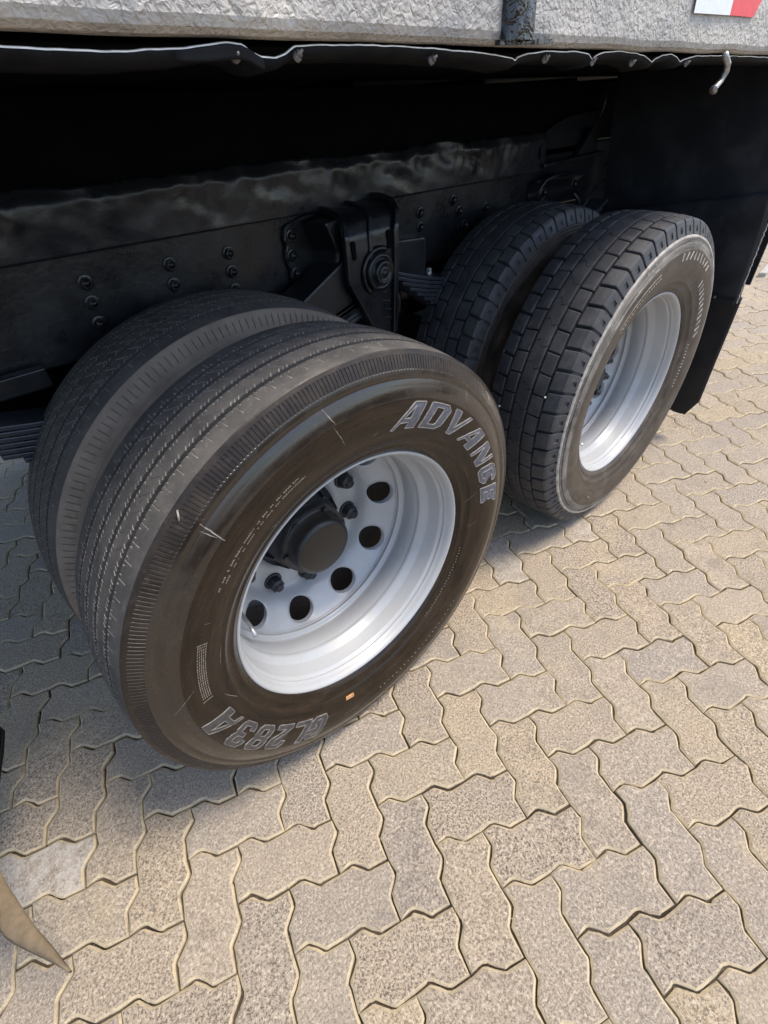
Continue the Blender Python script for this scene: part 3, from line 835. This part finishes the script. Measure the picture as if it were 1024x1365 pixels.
# raised rim along both sides of the plate, and the centre rib
for nm, u, w in (('edge_flange', 0.0, .007), ('edge_flange', 1.0, .009), ('centre_rib', .47, .0065)):
    mb = MB(); pts = []
    for i in range(0, 61):
        v = i / 60
        if nm == 'centre_rib' and v > .60: break
        x, y, z = hanger_shell(u, v); pts.append((x, y, z))
    vs = []; fs = []
    for i, (x, y, z) in enumerate(pts):
        d = Vector(pts[min(i + 1, len(pts) - 1)]) - Vector(pts[max(0, i - 1)]); nrm = Vector((0, d.z, -d.y)).normalized()
        if nrm.y > 0 and nrm.z <= 0: nrm = -nrm
        if nrm.z < 0 and abs(nrm.y) < .5: nrm = -nrm
        h0, h1 = (-.004, .019) if u == 1.0 else (-.004, .013)
        for hh in (h0, h1):
            for s in (-1, 1): vs.append((x + s * w, y + nrm.y * hh, z + nrm.z * hh))
    for i in range(len(pts) - 1):
        b = i * 4
        fs += [(b + 2, b + 3, b + 7, b + 6), (b, b + 2, b + 6, b + 4), (b + 1, b + 5, b + 7, b + 3), (b, b + 4, b + 5, b + 1)]
    e = (len(pts) - 1) * 4; fs += [(0, 1, 3, 2), (e, e + 2, e + 3, e + 1)]
    mb.add(vs, fs, 0, False); HB(mb, nm, M['black'], bevel=.003)
# pin boss
mb = MB()
mb.lathe([(.0, .048), (-.010, .047), (-.016, .043), (-.016, .036), (-.012, .035), (-.012, .031), (-.024, .030), (-.028, .027), (-.028, .021), (-.025, .020), (-.025, .009), (-.030, .008), (-.031, .0)], 40, (.527, .494, .930))
HB(mb, 'pin_boss', M['black'])
mb = MB()
mb.grid(lambda u, v: (.527 + (.050 + .012 * v) * math.cos(R(60 + 175 * u)), .4915 - .007 * math.sin(math.pi * v), .930 + (.050 + .012 * v) * math.sin(R(60 + 175 * u))), 24, 4); HB(mb, 'boss_collar', M['black'], solid=.003)
for (x, z, h) in ((.447, .995, .026), (.570, 1.000, .026)):
    mb = MB()
    mb.prism([(x + .007 * math.cos(R(q * 20)) , z + (h if math.sin(R(q * 20)) > 0 else -h) * .6 + .007 * math.sin(R(q * 20))) for q in range(18)], (.490, .496), lambda a, b, t: (a, t, b)); HB(mb, 'slot_pad', M['under'], bevel=.0015)
# worn cast marks under the boss (not readable)
mb = MB(); rq = random.Random(5)
for k, (x, z) in enumerate(((.545, .872), (.540, .850), (.556, .846), (.545, .826), (.558, .822), (.548, .802), (.560, .798), (.549, .785))):
    a_, b_ = rq.uniform(.003, .008), rq.uniform(.003, .007)
    mb.box(x - a_, x + a_, .4905, .4935, z - .002, z + .002); mb.box(x + a_ - .003, x + a_, .4905, .4933, z - b_, z + b_)
HB(mb, 'cast_mark', M['black'], bevel=.001)['kind'] = 'stuff'
# bolted mounting flange with scalloped edge
poly = [(.335, 1.040), (.338, 1.052), (.350, 1.060), (.40, 1.070), (.47, 1.072), (.47, .93), (.385, .925), (.355, .915), (.340, .922), (.332, .936), (.336, .953), (.331, .965), (.327, .985), (.331, 1.002), (.336, 1.012), (.331, 1.025)]
mb = MB(); mb.prism(poly, (.6255, .6395), lambda a, b, t: (a, t, b)); HB(mb, 'mounting_flange', M['black'], bevel=.004)
for x, z in ((.352, 1.033), (.346, .989), (.350, .945)):
    put('bolt', ME_BOLT, hang, (x - .5, .6255 - .5, z), (0, random.random(), 0))
mb = MB(); mb.prism([(.385, 1.062), (.46, 1.068), (.46, .93), (.395, .935), (.415, .99)], (.53, .63), lambda a, b, t: (a + .10 * (.63 - t) , t, b)); HB(mb, 'web_plate', M['black'], bevel=.006)
# bolt heads at the lower right end
for x, y, z in ((.762, .535, .868), (.772, .545, .872)):
    m2 = MB(); m2.lathe([(0, .008), (-.01, .008), (-.012, .006), (-.012, 0)], 12, (0, 0, 0)); m2.build('stud_end', [M['bolt_bare']], hang, loc=(x - .5, y - .5, z))

# equalizer beam: sloping box arm to the left, box end to the right
mb = MB()
def boxarm(a, b, ha, hb, y0, y1):
    (x0, z0), (x1, z1) = a, b
    mb.add([(x0, y0, z0), (x1, y0, z1), (x1, y0, z1 - hb), (x0, y0, z0 - ha), (x0, y1, z0), (x1, y1, z1), (x1, y1, z1 - hb), (x0, y1, z0 - ha)],
           [(0, 1, 2, 3), (4, 7, 6, 5), (0, 4, 5, 1), (3, 2, 6, 7), (0, 3, 7, 4), (1, 5, 6, 2)])
boxarm((.20, .868), (.47, .992), .12, .15, .515, .615)
tb(mb, 'equalizer_arm', M['black'], bevel=.006)
mb = MB(); boxarm((.575, .985), (.755, .968), .125, .118, .535, .620); tb(mb, 'equalizer_end', M['black'], bevel=.006)
mb = MB(); mb.lathe([(.515, .04), (.625, .04)], 24, (.527, 0, .930), cap0=True, cap1=True); tb(mb, 'equalizer_pin', M['black'])

# rear small hanger behind the rear wheel top
mb = MB()
mb.grid(lambda u, v: (1.40 + .32 * u, .60 + .04 * math.sin(v * 3.1), 1.022 - .012 * u - .085 * v), 10, 8); tb(mb, 'rear_spring_hanger', M['black'], solid=.012, bevel=.003)
mb = MB(); mb.tube([(1.395, .592, .945), (1.398, .588, .995), (1.425, .586, 1.022), (1.53, .588, 1.030), (1.60, .60, 1.022)], .007, 8); tb(mb, 'air_pipe', M['black'])
for x, z in ((1.42, .985), (1.43, .955), (1.62, .985)):
    railbolt(x, z, y=.588)
mb = MB(); mb.tube([(1.60, .57, .96), (1.64, .565, .93), (1.66, .57, .88)], .008, 8); mb.tube([(1.74, .56, .96), (1.70, .565, .92), (1.66, .57, .88)], .006, 8); tb(mb, 'brake_hose', M['rubber_sheet'])

# chamber shape added to block a bright patch of ground under the hanger
for cx, cz in ((.74, .775),):
    mb = MB(); pr = [(0, 0), (0, .05), (.012, .068), (.055, .072), (.058, .082), (.068, .082), (.071, .072), (.12, .066), (.14, .04), (.20, .035), (.20, 0)]
    mb.lathe(pr, 32); mb.v = [(cx - .08 + q[1], .70 + q[0], cz + q[2]) for q in mb.v]; tb(mb, 'gap_blocker_chamber', M['black'])
mb = MB(); mb.box(.55, 1.05, .66, .74, .70, .86); tb(mb, 'gap_blocker_box', M['under'], bevel=.01)  # added dark box, closes the bright gap behind the hanger
# gusset plate and ledge at the back end
mb = MB(); mb.prism([(1.425, 1.085), (1.43, 1.120), (1.46, 1.150), (1.52, 1.172), (1.62, 1.192), (1.84, 1.196), (1.84, 1.075)], (.640, .652), lambda a, b, t: (a, t, b)); tb(mb, 'gusset_plate', M['black'], bevel=.003)
mb = MB(); mb.box(1.43, 1.84, .60, .66, 1.055, 1.068); tb(mb, 'ledge', M['black'], bevel=.003)
mb = MB(); mb.prism([(1.66, 1.07), (1.74, 1.15), (1.80, 1.07)], (.610, .634), lambda a, b, t: (a, t, b)); tb(mb, 'gusset_rib', M['black'], bevel=.003)
mb = MB(); mb.tube([(1.78, .62, 1.17), (1.79, .61, 1.21), (1.785, .61, 1.26)], .006, 8); tb(mb, 'support_rod', M['black'])

# ------------------------------------------------------------------ leaf springs
for cx in (0.0, AX):
    sp = empty('leaf_spring', truck, (cx - .6, .555 - 1.1, 0))
    for k in range(11):
        L_ = .60 - .030 * k
        def lf(u, v, L_=L_, k=k):
            x = (u - .5) * 2 * L_
            z = .805 - k * .0122 + .115 * (x / .6) ** 2 * (1 if cx == 0 else 1)
            return (x, 0, z)
        mb = MB(); n = 16; vs = []
        for i in range(n + 1):
            x, _, z = lf(i / n, 0)
            for yy in (-.040, .040):
                for zz in (0, -.0108): vs.append((x, yy, z + zz))
        fs = []
        for i in range(n):
            b = 4 * i; fs += [(b, b + 2, b + 6, b + 4), (b + 1, b + 5, b + 7, b + 3), (b, b + 4, b + 5, b + 1), (b + 2, b + 3, b + 7, b + 6)]
        fs += [(0, 1, 3, 2), (4 * n, 4 * n + 2, 4 * n + 3, 4 * n + 1)]
        mb.add(vs, fs); mb.build('leaf', M['leaf'], sp, bevel=.0022, seg=2)
    mb = MB(); mb.box(-.07, .07, -.05, .05, .565, .675); mb.build('axle_seat', M['under'], sp, bevel=.005)
mb = MB(); mb.tube([(-.42, .62, .93), (-.40, .615, .905), (-.385, .612, .893), (-.36, .61, .885)], .0022, 6); tb(mb, 'loose_wire', M['wire'])
mb = MB(); mb.box(-1.2, -.30, .595, .625, .868, .908).shear(-.02); tb(mb, 'spring_guide_bar', M['black'], bevel=.003)

# ------------------------------------------------------------------ cargo body
SK = [(-.281, 1.340), (-.251, 1.338), (-.193, 1.336), (-.147, 1.337), (-.110, 1.3395), (-.095, 1.3405), (-.080, 1.3395), (-.072, 1.334), (-.062, 1.330), (-.045, 1.3295), (-.032, 1.332), (-.020, 1.3375), (.02, 1.338), (.104, 1.336), (.18, 1.333), (.243, 1.329), (.30, 1.325), (.335, 1.321), (.342, 1.3185), (.348, 1.322), (.371, 1.325), (.42, 1.327), (.484, 1.3255), (.528, 1.322), (.541, 1.3155), (.552, 1.320), (.572, 1.323), (.62, 1.324), (.67, 1.321), (.712, 1.317), (.735, 1.312), (.747, 1.308), (.758, 1.312), (.783, 1.316), (.821, 1.317), (.845, 1.312), (.863, 1.306), (.88, 1.309), (.928, 1.3125), (1.02, 1.311), (1.15, 1.308), (1.348, 1.302)]
xs_ = [-2.0] + [a for a, b in SK] + [3.2]; zs_ = [1.392] + [b for a, b in SK] + [1.25]
bodyz = lambda x: 1.3405 - .0264 * x
mb = MB()
secs = [-2.0 + .02 * i for i in range(261)]
prof_b = [(-.050, .95), (-.050, .5), (-.050, .12), (-.050, .05), (-.050, .013), (-.0472, .0055), (-.041, .0012), (-.03, .0), (.4, .0), (2.27, .0), (2.30, .0), (2.30, .95)]
mb.grid(lambda u, v: (secs[int(round(u * 260))], prof_b[int(round(v * 11))][0] + (.0025 * nz(secs[int(round(u * 260))] * 5, 2) if v < .6 else 0), bodyz(secs[int(round(u * 260))]) + prof_b[int(round(v * 11))][1] + (.0018 * nz(secs[int(round(u * 260))] * 8, 7) if .3 < v < .7 else 0)), 260, 11, smooth=False)
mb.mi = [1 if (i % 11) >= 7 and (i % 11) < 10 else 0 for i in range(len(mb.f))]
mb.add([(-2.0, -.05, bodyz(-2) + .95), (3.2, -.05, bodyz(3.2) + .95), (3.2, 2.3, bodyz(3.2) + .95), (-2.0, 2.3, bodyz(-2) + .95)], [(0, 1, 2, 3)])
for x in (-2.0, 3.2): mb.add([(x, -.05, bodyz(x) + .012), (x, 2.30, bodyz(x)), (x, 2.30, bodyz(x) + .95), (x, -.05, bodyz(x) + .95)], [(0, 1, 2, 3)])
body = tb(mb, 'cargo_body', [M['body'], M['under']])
mb = MB()
for k in range(9):
    x = -1.6 + k * .56
    mb = MB(); mb.box(x, x + .07, .76, 1.5, bodyz(x) - .012, bodyz(x) - .002)
    tb(mb, 'floor_bearer', M['under'], bevel=.003)

# torn sheet-metal skirt along the lower edge
mb = MB(); NS = 1200
def skz(x): return float(np.interp(x, xs_, zs_)) + .0006 * nz(x * 55, 3) + .0008 * nz(x * 21, 9)
rowsk = []
for i in range(NS + 1):
    x = -1.2 + i * (2.2 + 1.2) / NS; zt = skz(x); w = .0035 * nz(x * 11, 1.7) + .0012 * nz(x * 37, 4.4)
    rowsk.append([(x, -.0335 + w, zt), (x, -.0348 + w, zt - .0004), (x, -.0348 + w, zt - .0011), (x, -.0340 + w * .6, zt - .0035), (x, -.0310 + w * .4, zt - .0065), (x, -.024, zt - .009), (x, .02, zt - .011)])
vs = [q for r in rowsk for q in r]; m7 = 7
mb.v = vs
for i in range(NS):
    for k in range(6):
        mb.f.append((i * m7 + k, (i + 1) * m7 + k, (i + 1) * m7 + k + 1, i * m7 + k + 1)); mb.mi.append(1 if k < 2 else 0); mb.sm.append(k >= 2)
skirt = tb(mb, 'torn_skirt_sheet', [M['skirt'], M['bare']], solid=.0008)
ME_SB = hexbolt_mesh('bolt', .0036, .0035, .0046, M['bolt_dull'])
for x, z in ((-.089, 1.328), (-.020, 1.3265), (.175, 1.3195), (.413, 1.3155), (.543, 1.309), (.671, 1.305), (.888, 1.299)):
    put('bolt', ME_SB, skirt, (x, -.0330, z + .0015), (R(-25) + random.uniform(-.2, .2), random.random(), random.uniform(-.3, .3)))
mb = MB()
mb.tube([(1.026, -.05, 1.313), (1.033, -.052, 1.306), (1.052, -.052, 1.296), (1.060, -.05, 1.284), (1.052, -.048, 1.270), (1.036, -.046, 1.260), (1.030, -.046, 1.256)], [.0055, .006, .006, .006, .0055, .006, .009], 10)
tb(mb, 'bent_hook', M['bolt_bare'])
# dent flange: the torn tab with the bolt on the left
mb = MB(); mb.grid(lambda u, v: (-.150 + .088 * u, -.038 - .003 * math.sin(u * 3), skz(-.150 + .088 * u) - .002 - (.006 + .012 * u * (1.2 - u)) * v), 12, 4); tb(mb, 'bent_tab', M['skirt'], solid=.0015)

# side post on the body, rolled and glossy
mb = MB()
xp = .318
mb.grid(lambda u, v: (xp + .030 * math.cos(math.pi * u) * (-1), -.050 - .016 * math.sin(math.pi * u) ** .6 + .0012 * nz(v * 14, u * 6), bodyz(xp) + .004 + .94 * v), 16, 220)
mb.box(xp - .040, xp + .075, -.057, -.049, bodyz(xp) + .0005, bodyz(xp) + .0055)
tb(mb, 'side_post', M['gloss'])
# reflective strip
mb = MB(); yb = -.0536
mb.add([(.826, yb, 1.3680), (.986, yb, 1.3668), (.979, yb, 1.4150), (.819, yb, 1.4160)], [(0, 1, 2, 3)], 0)
o = tb(mb, 'reflective_strip', M['white'], solid=.0008)
mb = MB(); mb.add([(.986, yb - .0002, 1.3668), (1.108, yb - .0002, 1.3650), (1.145, yb - .0002, 1.4130), (.979, yb - .0002, 1.4150)], [(0, 1, 2, 3)], 0)
tb(mb, 'reflective_strip', M['red'], solid=.0008)

# ------------------------------------------------------------------ mudguard and flap behind the rear wheels
def sheet_yz(name, poly, x, mat, thick, parent=truck, wav=.004):
    mb = MB(); ys = [p_[0] for p_ in poly]
    mb.prism(poly, (x, x + thick), lambda a, b, t: (t + wav * nz(a * 3, b * 3), a, b)); return tb(mb, name, mat, bevel=.0015)


mud = sheet_yz('mudguard_panel', [(-.030, 1.33), (-.026, .955), (.575, .835), (.62, 1.31)], 1.862, M['panel'], .006)
def lowf(u, v):
    yl = np.interp(v, [0, .25, 1], [-.026, -.036, -.048]); yr = .58
    z = (.962 - .10 * u) * (1 - v) + .602 * v
    y = float(yl + (yr - yl) * u)
    return (1.848 + .004 * nz(y * 6, z * 5) + .012 * max(0, v - .93) / .07, y, float(z))
mb = MB(); mb.grid(lowf, 40, 30); tb(mb, 'mudguard_lower_sheet', M['panel'], solid=.004)
mb = MB()
mb.grid(lambda u, v: (1.840 - .002 * math.sin(math.pi * u), -.046 + .0035 * nz(v * 40, 2) + .004 * u, .952 - .345 * v), 2, 80); tb(mb, 'worn_sheet_edge', M['bare'])
def flapf(u, v):
    yl = float(np.interp(v, [0, .2, .85, 1], [-.050, -.049, -.046, -.010])); yr = .50
    z = .625 - .51 * v + .012 * max(0, nz(u * 30, 3)) * (v > .97)
    return (1.862 + .006 * nz(u * 3, v * 3, 4) - .010 * v, yl + (yr - yl) * u, z)
mb = MB(); mb.grid(flapf, 60, 60); flap = tb(mb, 'mud_flap', M['rubber_sheet'], solid=.008)
mb = MB(); mb.box(1.836, 1.846, -.035, .50, .600, .614); tb(mb, 'clamp_bar', M['black'], bevel=.002)
put('bolt', ME_SB, truck, (1.836 + T0[0], .035 + T0[1], .618), (0, 0, R(-90)))
put('bolt', ME_SB, truck, (1.836 + T0[0], .25 + T0[1], .618), (0, 0, R(-90)))
sheet_yz('rear_valance', [(.030, 1.29), (.045, .548), (.70, .53), (.70, 1.29)], 2.30, M['panel'], .010)

# ------------------------------------------------------------------ curled flap in front of the front wheels
def cflap(u, v):
    """u along the axle, v from the curled lip up to the top"""
    y = -.136 + .62 * u
    xa = float(np.interp(y, [-.136, -.109, -.082, -.039, .005, .055, .092, .20, .27, .33, .38, .43, .5], [-.741, -.748, -.755, -.768, -.778, -.789, -.795, -.81, -.765, -.746, -.734, -.75, -.78]))
    lip = float(np.interp(y, [-.136, -.073, -.018, .09], [0, .020, .036, .046])) if y < .2 else .046 * max(0, 1 - (y - .2) / .06)
    if v < .25:
        t = v / .25; return (xa - lip * t, y, .2954 + .007 * math.sin(t * math.pi) - .004 * t)
    t = (v - .25) / .75; k = min(1, max(0, (y - .0) / .09)); k = k * k * (3 - 2 * k)
    return (xa - lip - k * (.10 * t + .05 * t * t), y + .02 * t * k, .2914 + .45 * t * k)
mb = MB(); mb.grid(cflap, 60, 32)
mb.mi = [0 if ((i % 32) < 12 and (i // 32) < 36) else 1 for i in range(len(mb.f))]
tb(mb, 'curled_front_flap', [M['dusty_flap'], M['rubber_sheet']], solid=.004)

# ================================================================== GROUND
pv = MB(); S = 150.0
pv.add([(-S, -S, -.0090), (S, -S, -.0090), (S, S, -.0090), (-S, S, -.0090)], [(0, 1, 2, 3)])
pave = bpy.data.objects.new('pavement', pv.mesh('pavement', M['joint'])); COL.objects.link(pave); pave['kind'] = 'structure'
W = .1112; TH = -.50781; OX, OY = .25204, -.32335
av = Vector((math.cos(TH), math.sin(TH))); bv = Vector((math.sin(TH), -math.cos(TH)))
WAVE = [(0, 0), (.20, .066), (.255, .080), (.31, .074), (.44, .002), (.56, -.070), (.615, -.078), (.68, -.064)]


def outline(ni, nj):
    """closed outline (a, b) of a stone covering ni x nj cells, b pointing to the viewer"""
    pts = []
    for i in range(ni): pts += [(i + t, -h) for t, h in WAVE]                 # far edge, along +a
    for j in range(nj): pts += [(ni + h, j + t) for t, h in WAVE]             # right edge, along +b
    e = []
    for i in range(ni): e += [(i + t, nj - h) for t, h in WAVE]
    e.append((ni, nj)); pts += e[:0:-1]
    e = []
    for j in range(nj): e += [(h, j + t) for t, h in WAVE]
    e.append((0, nj)); pts += e[:0:-1]
    return pts


def inset(pts, d):
    n = len(pts); out = []
    for i in range(n):
        p0, p1, p2 = Vector(pts[i - 1]), Vector(pts[i]), Vector(pts[(i + 1) % n])
        t = (p2 - p0).normalized(); out.append((p1.x - t.y * d, p1.y + t.x * d))
    return out


def paver_rings(ni, nj, rnd=None):
    o = outline(ni, nj); cx, cy = ni / 2, nj / 2
    if rnd: o = [(x + .006 * rnd.gauss(0, 1), y + .006 * rnd.gauss(0, 1)) for x, y in o]
    r0 = inset(o, .013); r1 = inset(o, .019); r2 = inset(o, .062)
    f = lambda ps, z: [((x - cx) * W, (y - cy) * W, z) for x, y in ps]
    return f(r0, -.030), f(r1, -.0038), f(r2, 0.0)


def paver_data(ni, nj, rnd=None):
    a, b, c = paver_rings(ni, nj, rnd); n = len(a)
    loc = [(av.x * x + bv.x * y, av.y * x + bv.y * y, z) for x, y, z in a + b + c]
    fs = [(w * n + i, w * n + (i + 1) % n, (w + 1) * n + (i + 1) % n, (w + 1) * n + i) for w in (0, 1) for i in range(n)]
    fs.append(tuple(range(2 * n, 3 * n)))
    mi = [1] * (2 * n) + [0]
    return loc, fs, mi


rp = random.Random(11); VAR = {}
for kind, (ni, nj) in (('H', (2, 1)), ('V', (1, 2))):
    VAR[kind] = []
    for q in range(6):
        loc, fs, mi = paver_data(ni, nj, rp); mb = MB(); mb.add(loc, fs); mb.mi = mi
        VAR[kind].append(mb.mesh('paver', [M['paver'], M['paver_edge']]))
cells = []
for m_ in range(-46, 60):
    for k in range(-60, 60):
        for kind, (i0, j0) in (('H', (m_ + 2 * k, m_ - 2 * k)), ('V', (m_ + 2 * k, m_ - 2 * k + 1))):
            ci, cj = (i0 + 1, j0 + .5) if kind == 'H' else (i0 + .5, j0 + 1)
            q = Vector((OX, OY)) + (av * ci + bv * cj) * W
            if -3.2 < q.x < 7.2 and -2.4 < q.y < 4.6: cells.append((kind, q.x, q.y))
bpy.context.view_layer.update()
dg = bpy.context.evaluated_depsgraph_get()
Rm = cam.matrix_world.to_3x3().transposed()
FPX = 651.03


def pix(p_):
    q = Rm @ (Vector(p_) - CAMPOS)
    if q.z > -.05: return None
    return (512 + FPX * q.x / -q.z, 682.5 - FPX * q.y / -q.z)


scored = []
for idx, (kind, x, y) in enumerate(cells):
    cnt = 0; offs = [(0, 0), (.09, 0), (-.09, 0), (.045, .03), (-.045, -.03), (.045, -.03), (-.045, .03)]
    for a, b in offs:
        if kind == 'V': a, b = b, a
        p_ = Vector((x + av.x * a + bv.x * b, y + av.y * a + bv.y * b, .004)); q = pix(p_)
        if q is None or not (-6 < q[0] < 1030 and -6 < q[1] < 1371): continue
        d = p_ - CAMPOS; L_ = d.length
        hit = scene.ray_cast(dg, CAMPOS, d.normalized(), distance=L_)
        if not hit[0] or (hit[1] - CAMPOS).length > L_ - .012: cnt += 1
    if cnt:
        dist = (Vector((x, y, 0)) - CAMPOS).length; scored.append((cnt * max(.05, CAMPOS.z / dist) / dist ** 2, idx))
scored.sort(reverse=True); single = {i for _, i in scored[:300]}
print('pavers in view', len(scored), 'of', len(cells))
far = MB(); rj = random.Random(5)
base = {k: [paver_data(*n_) for _ in range(1)] for k, n_ in (('H', (2, 1)), ('V', (1, 2)))}
WHITE = [(60, 1165, .55), (770, 690, .7), (690, 745, .75), (130, 1250, .7)]; DARK = [(900, 700, .5), (930, 745, .5), (700, 1010, .65), (545, 1135, .6), (445, 1200, .7)]
for idx, (kind, x, y) in enumerate(cells):
    dz = rj.gauss(0, .0013); tx, ty = rj.gauss(0, .0045), rj.gauss(0, .0045); rz = rj.gauss(0, .004); jx, jy = rj.gauss(0, .0006), rj.gauss(0, .0006)
    if idx in single:
        o = put('paver', VAR[kind][rj.randrange(6)], pave, (x + jx, y + jy, dz), (tx, ty, rz))
        q = pix((x, y, 0)); wv = dv = 1.0
        for px, py, s in WHITE:
            if q and math.hypot(q[0] - px, q[1] - py) < 34: wv = min(wv, s)
        for px, py, s in DARK:
            if q and math.hypot(q[0] - px, q[1] - py) < 34: dv = min(dv, s)
        if rj.random() < .10: dv = min(dv, .8)
        o.color = (wv, dv, 1, 1)
    else:
        loc, fs, mi = base[kind][0]; b0 = len(far.v)
        far.v += [(x + jx + a, y + jy + b, c + dz + tx * b - ty * a) for a, b, c in loc]
        far.f += [tuple(b0 + i for i in f) for f in fs]; far.mi += mi; far.sm += [False] * len(fs)
fo = bpy.data.objects.new('more_pavers', far.mesh('more_pavers', [M['paver'], M['paver_edge']], fix=False)); COL.objects.link(fo); fo.parent = pave; fo['kind'] = 'stuff'

# pale kerb beyond the truck
mb = MB(); mb.prism([(4.52, .535), (4.55, .490), (9.0, .98), (9.0, 1.05)], (-.02, .035), lambda a, b, t: (a, b, t))
kb = mb.build('kerb', M['kerb'], None, bevel=.008); kb['label'] = 'pale concrete kerb on the ground beyond the mud flap'; kb['category'] = 'kerb'

# loose grit on the joints and stones
rg = random.Random(21); gm = MB()
for q in range(900):
    x = rg.uniform(-1.1, 3.2); y = rg.uniform(-1.0, .55); r_ = abs(rg.gauss(0, .0011)) + .0007
    if rg.random() < .8:                                  # most of it gathers along the joints
        kind, cx_, cy_ = cells[rg.randrange(len(cells))]
        if not (-1.1 < cx_ < 3.0 and -1.0 < cy_ < .6): continue
        e = rg.choice((-1, 1)); u = rg.uniform(-1, 1); a_, b_ = (u * W, e * W * .5) if kind == 'H' else (e * W * .5, u * W)
        x, y = cx_ + av.x * a_ + bv.x * b_, cy_ + av.y * a_ + bv.y * b_; z = -.002
    else: z = r_ * .6
    vs = [(x + r_ * rg.uniform(.7, 1.3) * math.cos(t) , y + r_ * rg.uniform(.7, 1.3) * math.sin(t), z - r_ * .4) for t in (0, 1.3, 2.5, 3.8, 5.0)] + [(x, y, z + r_ * rg.uniform(.5, .9))]
    gm.add(vs, [(i, (i + 1) % 5, 5) for i in range(5)])
go = gm.build('joint_grit', M['grit'], pave); go['kind'] = 'stuff'
